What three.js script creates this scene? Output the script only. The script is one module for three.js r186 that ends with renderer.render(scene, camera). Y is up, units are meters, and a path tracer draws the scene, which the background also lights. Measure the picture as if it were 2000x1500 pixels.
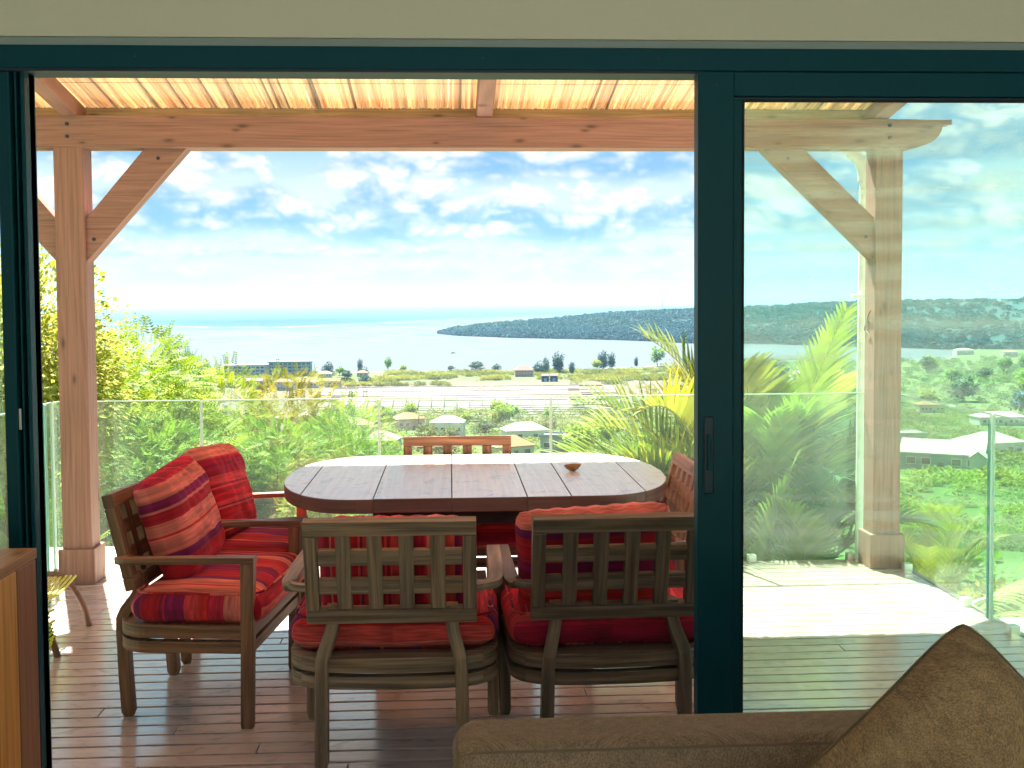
import * as THREE from 'three';
import { RoundedBoxGeometry } from 'three/addons/geometries/RoundedBoxGeometry.js';
import { mergeGeometries } from 'three/addons/utils/BufferGeometryUtils.js';

// ------------------------------------------------------------------ camera, sky, sun, exposure
const R = (d) => (d * Math.PI) / 180;
const scene = new THREE.Scene();
const camera = new THREE.PerspectiveCamera(40.33, 2000 / 1616, 0.05, 90000);
camera.rotation.order = 'YXZ';
camera.position.set(0, 1.6, 0);
camera.rotation.set(R(-2.6), R(-3.1), R(-0.38));
camera.setViewOffset(2000, 1616, 0, 116, 2000, 1500);
camera.updateProjectionMatrix();

const EXPOSURE = 7.0;
const renderer = new THREE.WebGLRenderer({ antialias: true });
renderer.toneMapping = THREE.LinearToneMapping;
renderer.toneMappingExposure = EXPOSURE;
renderer.shadowMap.enabled = true;

function mulberry(a) {
  return () => {
    a = (a + 0x6d2b79f5) | 0;
    let t = Math.imul(a ^ (a >>> 15), 1 | a);
    t = (t + Math.imul(t ^ (t >>> 7), 61 | t)) ^ t;
    return ((t ^ (t >>> 14)) >>> 0) / 4294967296;
  };
}
const rnd = mulberry(20240);
const rr = (a, b, f = rnd) => a + (b - a) * f();
const clamp = (x, a = 0, b = 1) => Math.min(b, Math.max(a, x));
const sstep = (a, b, x) => { const t = clamp((x - a) / (b - a)); return t * t * (3 - 2 * t); };
const lerp = (a, b, t) => a + (b - a) * t;
const mix3 = (a, b, t) => [lerp(a[0], b[0], t), lerp(a[1], b[1], t), lerp(a[2], b[2], t)];

// gradient noise in three dimensions
const PERM = new Uint8Array(512);
{ const f = mulberry(77), p = [...Array(256).keys()]; for (let i = 255; i > 0; i--) { const j = Math.floor(f() * (i + 1)); [p[i], p[j]] = [p[j], p[i]]; } for (let i = 0; i < 512; i++) PERM[i] = p[i & 255]; }
function grad(h, x, y, z) { const g = h & 15, u = g < 8 ? x : y, v = g < 4 ? y : g === 12 || g === 14 ? x : z; return ((g & 1) ? -u : u) + ((g & 2) ? -v : v); }
function noise(x, y, z) {
  const fx = Math.floor(x), fy = Math.floor(y), fz = Math.floor(z), X = fx & 255, Y = fy & 255, Z = fz & 255;
  x -= fx; y -= fy; z -= fz;
  const u = x * x * x * (x * (x * 6 - 15) + 10), v = y * y * y * (y * (y * 6 - 15) + 10), w = z * z * z * (z * (z * 6 - 15) + 10);
  const A = PERM[X] + Y, AA = PERM[A] + Z, AB = PERM[A + 1] + Z, B = PERM[X + 1] + Y, BA = PERM[B] + Z, BB = PERM[B + 1] + Z;
  return lerp(lerp(lerp(grad(PERM[AA], x, y, z), grad(PERM[BA], x - 1, y, z), u), lerp(grad(PERM[AB], x, y - 1, z), grad(PERM[BB], x - 1, y - 1, z), u), v),
    lerp(lerp(grad(PERM[AA + 1], x, y, z - 1), grad(PERM[BA + 1], x - 1, y, z - 1), u), lerp(grad(PERM[AB + 1], x, y - 1, z - 1), grad(PERM[BB + 1], x - 1, y - 1, z - 1), u), v), w);
}
function fbm(x, y, z, n) { let s = 0, a = 0.5; for (let i = 0; i < n; i++) { s += a * noise(x, y, z); x = x * 2.03 + 11.3; y = y * 2.03 + 5.7; z = z * 2.03 + 3.1; a *= 0.52; } return s; }

scene.fog = new THREE.FogExp2(new THREE.Color().setRGB(0.42, 0.76, 1.0), 0.000055);

// the sky: rows of flat-based cumulus over a pale tropical horizon, the same all the way round
const ROWS = [[1.0, 1.5, 0.30, 1.6], [2.3, 0.8, 0.55, 2.0], [3.1, 4.8, 1, 0.72], [6.2, 4.8, 1, 0.66], [9.4, 5.0, 1, 0.6], [13, 5.2, 1, 0.6], [18, 6, 1, 0.5], [24, 7, 1, 0.4], [33, 9, 1, 0.32], [45, 11, 0.9, 0.26]]; // base and height in degrees, strength, fineness
function skyColor(el, cx, cz) {
  if (el <= 0) return [0.86, 0.90, 0.92];
  let c = el < 4.5 ? mix3([0.84, 0.90, 0.92], [0.80, 0.90, 0.95], sstep(0, 4.5, el)) : el < 14 ? mix3([0.80, 0.90, 0.95], [0.09, 0.46, 0.84], sstep(4.5, 10.5, el)) : mix3([0.09, 0.46, 0.84], [0.09, 0.34, 0.76], sstep(14, 55, el));
  const veil = fbm(cx * 0.9, el * 0.55 + 3, cz * 0.9, 4) + 0.05;
  c = mix3(c, [0.96, 0.97, 0.97], clamp(veil * 1.6) * 0.7 * sstep(40, 8, el));
  c = mix3(c, [0.60, 0.76, 0.90], clamp(-0.1 + 1.8 * fbm(cx * 1.6 + 9, el * 1.6, cz * 1.6, 4)) * 0.6 * sstep(0.4, 1.6, el) * sstep(7, 4, el));
  for (let k = 0; k < ROWS.length; k++) {
    const [b0, H, S, s] = ROWS[k]; if (el < b0 - 1.2 || el > b0 + H * 2.3) continue;
    const q = 5 * s / (1 + 0.0 * k), x = cx * s, z = cz * s, o = k * 17.3;
    const base = b0 + 0.22 * H * noise(x * 0.8 + o, 2, z * 0.8);
    const prof = 0.74 + 1.25 * (noise(x * 0.62 + o, 5, z * 0.62) * 0.75 + 0.5 * noise(x * 1.5 + o, 8, z * 1.5));
    if (prof < 0.03) continue;
    const y = (el - base) / H, Y = y * 2.6;
    const w = 0.22 * noise(x * 2.2, Y * 1.5, z * 2.2 + o), X = x * 1.7 + w, Z = z * 1.7 + o + w;
    const puff = Math.abs(noise(X * 1.3, Y * 1.3, Z * 1.3)) * 0.80 + Math.abs(noise(X * 2.9, Y * 2.9 + 4, Z * 2.9)) * 0.50 + Math.abs(noise(X * 6.2, Y * 6.2, Z * 6.2)) * 0.28 + Math.abs(noise(X * 13, Y * 13, Z * 13)) * 0.15 + 0.08 * noise(X * 27, Y * 27, Z * 27) - 0.42;
    const d = (prof - y) * 0.9 + puff * 0.62 - 0.10, low = sstep(-0.06, 0.12, y + puff * 0.22);
    const a = sstep(0, 0.16, d) * low * S;
    if (a <= 0) continue;
    const t = clamp(y / Math.max(0.15, prof));
    const lit = clamp(0.24 + 0.66 * t + puff * 1.35 + 0.5 * noise(X * 0.7 + 3, Y * 0.8, Z * 0.7) - 0.35 * clamp(d - 0.55) + 0.25 * sstep(0.12, 0.0, d));
    const l2 = lit * lit * (3 - 2 * lit);
    c = mix3(c, l2 < 0.5 ? mix3([0.22, 0.47, 0.80], [0.70, 0.78, 0.93], l2 * 2) : mix3([0.70, 0.78, 0.93], [1.3, 1.2, 1.2], l2 * 2 - 1), a);
  }
  return c;
}
function makeSky() {
  const W = 4096, H = 2048, data = new Float32Array(W * H * 4), K = 1 / EXPOSURE;
  const cs = new Float32Array(W), sn = new Float32Array(W);
  for (let i = 0; i < W; i++) { const a = ((i + 0.5) / W) * 2 * Math.PI; cs[i] = Math.cos(a) * 13; sn[i] = Math.sin(a) * 13; }
  for (let row = 0; row < H; row++) {
    const el = ((row + 0.5) / H - 0.5) * 180;
    for (let col = 0; col < W; col++) {
      const at = (row * W + col) * 4, c = skyColor(el, cs[col], sn[col]);
      data[at] = c[0] * K; data[at + 1] = c[1] * K; data[at + 2] = c[2] * K; data[at + 3] = 1;
    }
  }
  const t = new THREE.DataTexture(data, W, H, THREE.RGBAFormat, THREE.FloatType);
  t.mapping = THREE.EquirectangularReflectionMapping;
  t.magFilter = t.minFilter = THREE.LinearFilter;
  t.needsUpdate = true;
  return t;
}
const sky = makeSky();
scene.background = sky;
scene.environment = sky;

const sun = new THREE.DirectionalLight(new THREE.Color(1, 0.94, 0.82), 4.6);
sun.position.set(-0.36 * 30, 1.70 * 30, -1.0 * 30 - 5);
sun.target.position.set(0, 0, -5);
sun.castShadow = true;
sun.shadow.mapSize.set(2048, 2048);
Object.assign(sun.shadow.camera, { left: -25, right: 25, top: 25, bottom: -25, near: 1, far: 200 });
scene.add(sun, sun.target);

// ------------------------------------------------------------------ helpers
const used = {};
function numbered(n) { const k = used[n] = (used[n] ?? -1) + 1; return k ? `${n}_${String(k).padStart(3, '0')}` : n; }
function tag(o, label, category, group, kind) {
  if (label) o.userData.label = label;
  if (category) o.userData.category = category;
  if (group) o.userData.group = group;
  if (kind) o.userData.kind = kind;
  return o;
}
function thing(name, label, category, x = 0, y = 0, z = 0, turn = 0, group) {
  const o = new THREE.Group(); o.name = numbered(name); scene.add(o);
  o.position.set(x, y, z); o.rotation.y = turn;
  return tag(o, label, category, group);
}
function part(name, geo, mat, parent, label) {
  const m = new THREE.Mesh(geo, mat); m.name = name; m.castShadow = m.receiveShadow = true;
  if (label) m.userData.label = label;
  parent.add(m); return m;
}
function solo(name, geo, mat, label, category, group, kind) {
  const m = part(numbered(name), geo, mat, scene);
  return tag(m, label, category, group, kind);
}
function copyOf(o, label, x, y, z, turn, scale = 1) {
  const c = o.clone(); c.name = numbered(o.name.replace(/_\d{3}$/, '')); scene.add(c);
  c.userData = { ...o.userData }; if (label) c.userData.label = label;
  c.position.set(x, y, z); c.rotation.y = turn;
  if (Array.isArray(scale)) c.scale.set(...scale); else c.scale.setScalar(scale);
  return c;
}
// uv in metres, u along the grain
function grainUV(g, axis = 0, ou = rnd() * 7, ov = rnd() * 7) {
  const p = g.attributes.position, n = g.attributes.normal, uv = new Float32Array(p.count * 2);
  for (let i = 0; i < p.count; i++) {
    const P = [p.getX(i), p.getY(i), p.getZ(i)], N = [Math.abs(n.getX(i)), Math.abs(n.getY(i)), Math.abs(n.getZ(i))];
    const others = [0, 1, 2].filter((k) => k !== axis);
    const w = N[others[0]] > N[others[1]] ? others[1] : others[0];
    uv[i * 2] = (N[axis] > 0.8 ? P[others[0]] * 0.5 : P[axis]) + ou; uv[i * 2 + 1] = (N[axis] > 0.8 ? P[others[1]] * 0.6 : P[w]) + ov + (N[others[0]] > N[others[1]] ? 0.37 : 0);
  }
  g.setAttribute('uv', new THREE.BufferAttribute(uv, 2));
  return g;
}
function box(w, h, d, x = 0, y = 0, z = 0, r = 0.004, axis) {
  const g = r > 0 ? new RoundedBoxGeometry(w, h, d, 1, Math.min(r, w / 2.1, h / 2.1, d / 2.1)) : new THREE.BoxGeometry(w, h, d).toNonIndexed();
  grainUV(g, axis ?? (w >= h && w >= d ? 0 : h >= d ? 1 : 2));
  return g.translate(x, y, z);
}
function rawBox(x0, x1, y0, y1, z0, z1) { return box(x1 - x0, y1 - y0, z1 - z0, (x0 + x1) / 2, (y0 + y1) / 2, (z0 + z1) / 2, 0); }
// rectangular section swept along points; side = the direction of the width
function sweep(pts, side, width, depth, chamfer = 0.15) {
  const S = new THREE.Vector3(...side).normalize(), P = pts.map((p) => new THREE.Vector3(...p)), n = P.length, rings = [], pos = [], uv = [];
  const W = typeof width === 'function' ? width : () => width, D = typeof depth === 'function' ? depth : () => depth;
  let len = 0; const L = [], ou = rnd() * 9, ov = rnd() * 9;
  for (let i = 0; i < n; i++) {
    const T = P[Math.min(n - 1, i + 1)].clone().sub(P[Math.max(0, i - 1)]).normalize();
    const s = S.clone().addScaledVector(T, -S.dot(T)).normalize(), N = T.clone().cross(s), t = i / (n - 1), w = W(t) / 2, d = D(t) / 2, c = chamfer * Math.min(w, d);
    rings.push([[w - c, d], [w, d - c], [w, -d + c], [w - c, -d], [-w + c, -d], [-w, -d + c], [-w, d - c], [-w + c, d]].map(([a, b]) => P[i].clone().addScaledVector(s, a).addScaledVector(N, b)));
    if (i) len += P[i].distanceTo(P[i - 1]); L.push(len);
  }
  const tri = (a, b, c, ua, ub, uc) => { pos.push(a.x, a.y, a.z, b.x, b.y, b.z, c.x, c.y, c.z); uv.push(...ua, ...ub, ...uc); };
  for (let i = 0; i + 1 < n; i++) for (let k = 0; k < 8; k++) {
    const a = rings[i][k], b = rings[i][(k + 1) % 8], c = rings[i + 1][(k + 1) % 8], d = rings[i + 1][k], v = ov + k * 0.02, w = v + 0.02;
    tri(a, b, c, [ou + L[i], v], [ou + L[i], w], [ou + L[i + 1], w]); tri(a, c, d, [ou + L[i], v], [ou + L[i + 1], w], [ou + L[i + 1], v]);
  }
  for (const [r, flip, l] of [[rings[0], true, 0], [rings[n - 1], false, len]]) for (let k = 1; k < 7; k++) flip ? tri(r[0], r[k + 1], r[k], [ou + l, ov], [ou + l, ov + 0.02], [ou + l, ov + 0.04]) : tri(r[0], r[k], r[k + 1], [ou + l, ov], [ou + l, ov + 0.02], [ou + l, ov + 0.04]);
  const g = new THREE.BufferGeometry();
  g.setAttribute('position', new THREE.Float32BufferAttribute(pos, 3)); g.setAttribute('uv', new THREE.Float32BufferAttribute(uv, 2));
  g.computeVertexNormals(); return g;
}
function bezier(a, b, c, n) { const out = []; for (let i = 0; i <= n; i++) { const t = i / n, s = 1 - t; out.push([0, 1, 2].map((k) => s * s * a[k] + 2 * s * t * b[k] + t * t * c[k])); } return out; }
function tube(pts, r, seg = 24, rad = 8, closed = false) { return new THREE.TubeGeometry(new THREE.CatmullRomCurve3(pts.map((p) => new THREE.Vector3(...p)), closed), seg, r, rad, closed); }

// ------------------------------------------------------------------ textures and materials
function dataTex(w, h, fn, srgb, rx = 1, ry = 1) {
  const d = new Uint8Array(w * h * 4);
  for (let y = 0; y < h; y++) for (let x = 0; x < w; x++) { const c = fn(x / w, y / h, x, y), i = (y * w + x) * 4; d[i] = clamp(c[0]) * 255; d[i + 1] = clamp(c[1]) * 255; d[i + 2] = clamp(c[2]) * 255; d[i + 3] = 255; }
  const t = new THREE.DataTexture(d, w, h); t.wrapS = t.wrapT = THREE.RepeatWrapping; t.magFilter = THREE.LinearFilter; t.minFilter = THREE.LinearFilter;
  if (srgb) t.colorSpace = THREE.SRGBColorSpace;
  t.repeat.set(rx, ry); t.needsUpdate = true; return t;
}
const per = (u, k) => [Math.cos(u * 2 * Math.PI) * k, Math.sin(u * 2 * Math.PI) * k];
// wood grain: streaks along u, 2 m by 0.5 m
const grainAt = (u, v) => { const [a, b] = per(u, 0.9), [c, d] = per(v, 5); const w = 0.5 * noise(a * 0.7, b * 0.7 + c * 0.2, d * 0.2 + 9); const [e, f] = per(v, 16); return 0.5 + 0.55 * noise(a + 3, b + c + w, d + w) + 0.35 * noise(a * 2 + e, b * 2 + f, 4.5) + 0.18 * noise(a * 9, b * 9 + e * 3, f * 3); };
const KN = [...Array(9)].map(() => [rnd(), rnd(), rr(0.5, 1.2)]);
const woodMap = dataTex(1024, 512, (u, v) => { let kn = 0; for (const [a, b, q] of KN) { const dx = Math.min(Math.abs(u - a), 1 - Math.abs(u - a)) * 2 / 0.03 / q, dy = Math.min(Math.abs(v - b), 1 - Math.abs(v - b)) * 0.5 / 0.011 / q; kn = Math.max(kn, Math.exp(-(dx * dx + dy * dy))); } const g = clamp((0.86 + 0.17 * (grainAt(u, v) - 0.5)) * (1 - 0.32 * kn) * (1 - 0.10 * sstep(0.30, 0.42, noise(u * 3 + 8, v * 40, 5)))); return [g, g * 0.985, g * 0.965]; }, true, 0.5, 2);
const woodBump = dataTex(1024, 512, (u, v) => { const g = grainAt(u, v); return [g, g, g]; }, false, 0.5, 2);
const pale = dataTex(1024, 512, (u, v) => { const g = grainAt(u, v), [a, b] = per(u, 2.2), [c, d] = per(v, 1.1), k = clamp(0.5 + 1.1 * fbm(a + c, b + d, a - d, 4)), st = sstep(0.62, 0.95, clamp(0.5 + 1.2 * fbm(a * 2 + 4, b * 2 + c, d * 2, 4))); const s = clamp(0.90 + 0.10 * (g - 0.5)) * lerp(1, 0.86, st); return [s * lerp(0.95, 1.0, k), s * lerp(0.93, 0.97, k), s * lerp(1.0, 0.94, k)]; }, true, 0.5, 2);
const weathered = dataTex(1024, 512, (u, v) => { const g = grainAt(u, v), [a, b] = per(u, 1.6), [c, d] = per(v, 1.6), k = clamp(0.5 + 0.9 * fbm(a + c, b, d, 3)); const s = clamp(0.74 + 0.42 * (g - 0.5)); return [s * lerp(0.92, 1.04, k), s * lerp(0.94, 1.0, k), s * lerp(1.0, 0.9, k)]; }, true, 0.5, 2);
const cloudNoise = dataTex(512, 512, (u, v) => { const [a, b] = per(u, 2), [c, d] = per(v, 2); const g = 0.86 + 0.3 * fbm(a + c, b + d, a - d, 4); return [g, g, g]; }, true, 0.7, 0.7);
const smears = dataTex(512, 512, (u, v) => { const [a, b] = per(u, 9), [c, d] = per(v, 0.6), [e, f] = per(v, 3); const k = clamp(0.52 + 0.42 * noise(a, b + c, d) + 0.25 * fbm(a * 0.4 + e, b * 0.4 + f, e, 3)); return [k, k, k]; }, false, 0.57, 0.45);
const fineBump = dataTex(512, 512, (u, v) => { const [a, b] = per(u, 22), [c, d] = per(v, 22); const g = 0.5 + 0.5 * noise(a + c, b + d, a - d) + 0.2 * noise(a * 3, b * 3 + c * 3, d * 3); return [g, g, g]; }, false, 2, 2);
const velvet = dataTex(512, 512, (u, v, x, y) => { const [a, b] = per(u, 3), [c, d] = per(v, 3), [e, f] = per(u, 26), [g2, h] = per(v, 26); const k = 0.86 + 0.16 * fbm(a + c, b + d, a - d, 3) + 0.26 * noise(e + g2, f + h, e - h) + 0.12 * (PERM[(x * 7 + PERM[y & 255]) & 255] / 255 - 0.5); return [k, k * 0.99, k * 0.95]; }, true, 2.2, 2.2);
const crease = dataTex(512, 512, (u, v) => { const [a, b] = per(u, 1.1), [c, d] = per(v, 1.1); const w = fbm(a + c, b + d, 2, 3), k = 0.5 + 0.5 * noise(a * 1.6 + w + c * 0.4, b * 1.6 + d * 0.4, 3) + 0.25 * (0.4 - Math.abs(noise(a * 3 + w * 2 + c, b * 3 + d, 8))); return [k, k, k]; }, false, 2.1, 2.1);
const weave = dataTex(256, 256, (u, v) => { const g = 0.5 + 0.25 * Math.sin(u * 2 * Math.PI * 32) * Math.sin(v * 2 * Math.PI * 32) + 0.2 * noise(u * 40, v * 40, 1); return [g, g, g]; }, false, 12, 12);
// striped fabric, 0.62 m wide repeat
function stripes(seed, palette) {
  const f = mulberry(seed), rows = []; let x = 0;
  while (x < 1) { const w = f() < 0.5 ? rr(0.008, 0.022, f) : rr(0.03, 0.12, f); rows.push([x, x + w, palette[Math.floor(f() * palette.length)]]); x += w; }
  return dataTex(1024, 64, (u, v, ix) => { const r = rows.find((q) => u >= q[0] && u < q[1]) ?? rows[0], n = 0.94 + 0.22 * noise(u * 260, v * 9, seed) + 0.22 * noise(u * 36, v * 2.5, seed) + 0.15 * noise(u * 9, v * 5, seed); return r[2].map((c) => (c / 255) * n); }, true, 1 / 0.62, 1 / 0.62);
}
const reds = [[215, 26, 50], [196, 20, 40], [176, 18, 56], [214, 44, 44], [120, 22, 84], [222, 80, 74], [206, 34, 66], [190, 20, 44], [232, 120, 110], [150, 18, 84], [226, 64, 70]];
const std = (o) => new THREE.MeshStandardMaterial(o);
const phys = (o) => new THREE.MeshPhysicalMaterial(o);
const rgb = (r, g, b) => new THREE.Color().setRGB(r, g, b);
const M = {
  teak: std({ color: rgb(0.62, 0.31, 0.21), map: woodMap, bumpMap: woodBump, bumpScale: 0.0012, roughness: 0.62 }),
  pergola: std({ color: rgb(0.42, 0.23, 0.195), map: woodMap, bumpMap: woodBump, bumpScale: 0.0015, roughness: 0.7 }),
  chairShaded: std({ color: rgb(0.33, 0.215, 0.155), map: weathered, bumpMap: woodBump, bumpScale: 0.0015, roughness: 0.6 }),  // darker copy of the chair wood, with shade put into the colour
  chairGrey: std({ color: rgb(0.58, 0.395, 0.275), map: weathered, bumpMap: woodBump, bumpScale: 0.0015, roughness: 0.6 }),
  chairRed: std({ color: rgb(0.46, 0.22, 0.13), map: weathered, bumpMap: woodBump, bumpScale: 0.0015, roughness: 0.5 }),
  tableTop: std({ color: rgb(0.74, 0.58, 0.52), map: weathered, bumpMap: woodBump, bumpScale: 0.0016, roughness: 0.36 }),
  tableEdgeShade: std({ color: rgb(0.26, 0.14, 0.13), map: woodMap, roughness: 0.5 }),  // dark brown paints the shade on the plank edges
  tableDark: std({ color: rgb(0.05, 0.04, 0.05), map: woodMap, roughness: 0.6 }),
  frame: phys({ specularIntensity: 0.35, color: rgb(0.0015, 0.056, 0.078), roughness: 0.45, bumpMap: fineBump, bumpScale: 0.0002 }),
  frameDark: std({ color: rgb(0.003, 0.022, 0.045), roughness: 0.5 }),
  chrome: std({ color: rgb(0.8, 0.8, 0.8), roughness: 0.3, metalness: 0.6 }),
  plaster: std({ color: rgb(0.70, 0.67, 0.52), bumpMap: fineBump, bumpScale: 0.0008, roughness: 0.95 }),
  white: std({ color: rgb(0.82, 0.82, 0.80), roughness: 0.8, map: cloudNoise }),
  cabinet: std({ color: rgb(0.66, 0.31, 0.13), map: woodMap, bumpMap: woodBump, bumpScale: 0.001, roughness: 0.45 }),
  sofa: phys({ color: rgb(0.50, 0.325, 0.22), map: velvet, bumpMap: weave, bumpScale: 0.0016, roughness: 1, sheen: 0.5, sheenColor: rgb(0.6, 0.5, 0.35), sheenRoughness: 0.6 }),
  pillow: phys({ color: rgb(0.52, 0.32, 0.175), map: velvet, bumpMap: crease, bumpScale: 0.022, roughness: 1, sheen: 0.7, sheenColor: rgb(0.7, 0.58, 0.38), sheenRoughness: 0.5 }),
  pillowPale: phys({ color: rgb(0.60, 0.52, 0.36), map: cloudNoise, roughness: 1, sheen: 0.5, sheenColor: rgb(0.7, 0.6, 0.45) }),
  doorGlass: phys({ color: rgb(0.84, 1.0, 0.92), transmission: 1, roughness: 0.60, roughnessMap: smears, thickness: 0, ior: 1.5 }),
  railGlass: phys({ color: rgb(0.90, 0.985, 0.93), transmission: 1, roughness: 0.10, thickness: 0, ior: 1.5 }),
  glassEdge: std({ color: rgb(0.50, 0.66, 0.60), roughness: 0.25 }),
  glassDark: std({ color: rgb(0.05, 0.30, 0.28), roughness: 0.25 }),
  pvc: std({ color: rgb(0.78, 0.80, 0.74), roughness: 0.5 }),
  tile: std({ color: rgb(0.55, 0.52, 0.47), roughness: 0.4, map: cloudNoise }),
  cord: std({ color: rgb(0.62, 0.60, 0.06), roughness: 0.6 }),
  brownTube: std({ color: rgb(0.20, 0.11, 0.08), roughness: 0.45 }),
  dish: std({ color: rgb(0.50, 0.24, 0.11), map: woodMap, roughness: 0.4 }),
  stripeA: stripes(5, [...reds, [98, 34, 122]]), stripeB: stripes(14, reds), stripeC: stripes(31, reds),
};
const fabric = (t) => phys({ map: t, bumpMap: weave, bumpScale: 0.0008, roughness: 0.95, sheen: 0.3, sheenColor: rgb(0.8, 0.3, 0.3), sheenRoughness: 0.6 });
M.fabA = fabric(M.stripeA); M.fabB = fabric(M.stripeB); M.fabC = fabric(M.stripeC);

// ------------------------------------------------------------------ the room
const room = (name, g, m) => solo(name, g, m, null, null, null, 'structure');
room('room_floor', rawBox(-4.2, 5.2, -0.3, -0.01, -3.44, 3.6), M.tile);
room('room_ceiling', mergeGeometries([rawBox(-4.2, 5.2, 2.75, 2.95, -3.5, 0.6), rawBox(-4.2, -1.2, 2.75, 2.95, 0.6, 2.0), rawBox(1.6, 5.2, 2.75, 2.95, 0.6, 2.0), rawBox(-4.2, 5.2, 2.75, 2.95, 2.0, 3.6)]), M.white);   // with an unseen opening added behind the viewer to brighten the room
room('room_wall_left', rawBox(-4.4, -4.2, -0.3, 2.95, -3.5, 3.6), M.white);
room('room_wall_right', rawBox(5.2, 5.4, -0.3, 2.95, -3.5, 3.6), M.white);
room('room_wall_back', mergeGeometries([rawBox(-4.4, -3.6, -0.3, 2.95, 3.6, 3.8), rawBox(4.6, 5.4, -0.3, 2.95, 3.6, 3.8), rawBox(-3.6, 4.6, 2.45, 2.95, 3.6, 3.8), rawBox(-3.6, 4.6, -0.3, 0.0, 3.6, 3.8)]), M.white);  // wide unseen opening added in this wall for fill light
room('room_wall_front', mergeGeometries([rawBox(-4.2, 5.2, 2.373, 2.75, -3.5, -3.33), rawBox(-4.2, -2.75, -0.3, 2.373, -3.5, -3.33), rawBox(2.75, 5.2, -0.3, 2.373, -3.5, -3.33)]), M.plaster);
room('wall_trim', rawBox(-2.75, 2.75, 2.349, 2.373, -3.47, -3.345), std({ color: rgb(0.30, 0.36, 0.34), roughness: 0.7 }));

room('rear_bounce_slab', rawBox(-7, 8, -0.5, -0.04, 3.8, 14), M.white);  // unseen pale slab added to bounce sunlight into the room
// sliding door
{
  const t = thing('sliding_door', 'dark teal aluminium sliding door standing open to the terrace', 'door');
  part('door_track', box(5.5, 0.066, 0.15, 0, 2.315, -3.40, 0.004), M.frame, t);
  part('track_lip', box(3.9, 0.010, 0.03, -1.2, 2.279, -3.345, 0.002), M.frameDark, t);
  part('door_sill', box(5.5, 0.02, 0.15, 0, 0.0, -3.42, 0.003), M.frame, t);
  // fixed jamb with its grooved profile
  part('door_jamb', box(0.034, 2.28, 0.10, -1.285, 1.142, -3.40, 0.004), M.frame, t);
  for (let k = 0; k < 3; k++) part('jamb_fin', box(0.006, 2.28, 0.05 - k * 0.008, -1.262 + k * 0.014, 1.142, -3.36 - k * 0.012, 0.002), M.frame, t);
  part('jamb_groove', box(0.044, 2.28, 0.04, -1.246, 1.142, -3.415, 0), M.frameDark, t);
  part('latch_keeper', box(0.007, 0.062, 0.006, -1.2535, 1.272, -3.340, 0.002), M.white, t);
  part('door_post', box(0.012, 2.28, 0.09, -1.230, 1.142, -3.40, 0.003), M.frame, t);
  // the fixed leaf left of the jamb
  part('side_pane', box(1.40, 2.26, 0.008, -2.03, 1.15, -3.41, 0), M.doorGlass, t);
  // sliding leaf, right
  part('stile', box(0.108, 2.27, 0.06, 0.788, 1.144, -3.345, 0.005), M.frame, t);
  part('stile_edge', box(0.028, 2.20, 0.045, 0.857, 1.10, -3.352, 0.004), M.frame, t);
  part('top_rail', box(1.75, 0.072, 0.05, 1.717, 2.243, -3.348, 0.004), M.frame, t);
  part('rail_bead', box(1.75, 0.008, 0.04, 1.717, 2.2025, -3.352, 0.002), M.frameDark, t);
  part('bottom_rail', box(1.75, 0.09, 0.05, 1.717, 0.065, -3.348, 0.004), M.frame, t);
  part('stile', box(0.10, 2.27, 0.06, 2.64, 1.144, -3.345, 0.005), M.frame, t);
  part('pane', box(1.74, 2.09, 0.008, 1.73, 1.155, -3.36, 0), M.doorGlass, t, 'hazy greenish glass pane');
  const gl = std({ color: rgb(0.01, 0.012, 0.014), roughness: 0.8 });
  for (const [w, h, x, y] of [[0.006, 2.09, 0.8735, 1.155], [1.7, 0.006, 1.725, 2.1955], [1.7, 0.006, 1.725, 0.114]]) part('seal', box(w, h, 0.012, x, y, -3.336, 0), gl, t);
  for (const [x, y] of [[-0.9, 2.318], [0.1, 2.318], [0.62, 2.318], [1.5, 2.318], [-1.285, 0.6], [-1.285, 1.7], [0.79, 2.24], [0.79, 0.5]]) part('screw', new THREE.CylinderGeometry(0.0045, 0.0045, 0.003, 8).rotateX(Math.PI / 2).translate(x, y, y > 2.3 ? -3.324 : x < 0 ? -3.349 : -3.314), M.frameDark, t);
  const plate = new RoundedBoxGeometry(0.03, 0.232, 0.008, 4, 0.0039); grainUV(plate, 1); plate.translate(0.766, 1.142, -3.3135);
  const h = part('handle', plate, M.frameDark, t);
  part('handle_grip', box(0.012, 0.11, 0.010, 0.766, 1.15, -3.3055, 0.003), M.frame, h);
}

// ------------------------------------------------------------------ terrain
const PD = [[0, -1.25], [7, -1.25], [12, -1.7], [20, -3.5], [50, -9], [100, -19], [244, -33], [377, -45], [600, -61], [880, -79.5], [1000, -80], [1300, -80.1], [4000, -80.2]];
function profile(d) { for (let i = 1; i < PD.length; i++) if (d < PD[i][0]) { const a = PD[i - 1], b = PD[i]; return lerp(a[1], b[1], (d - a[0]) / (b[0] - a[0])); } return -80.2; }
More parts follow.
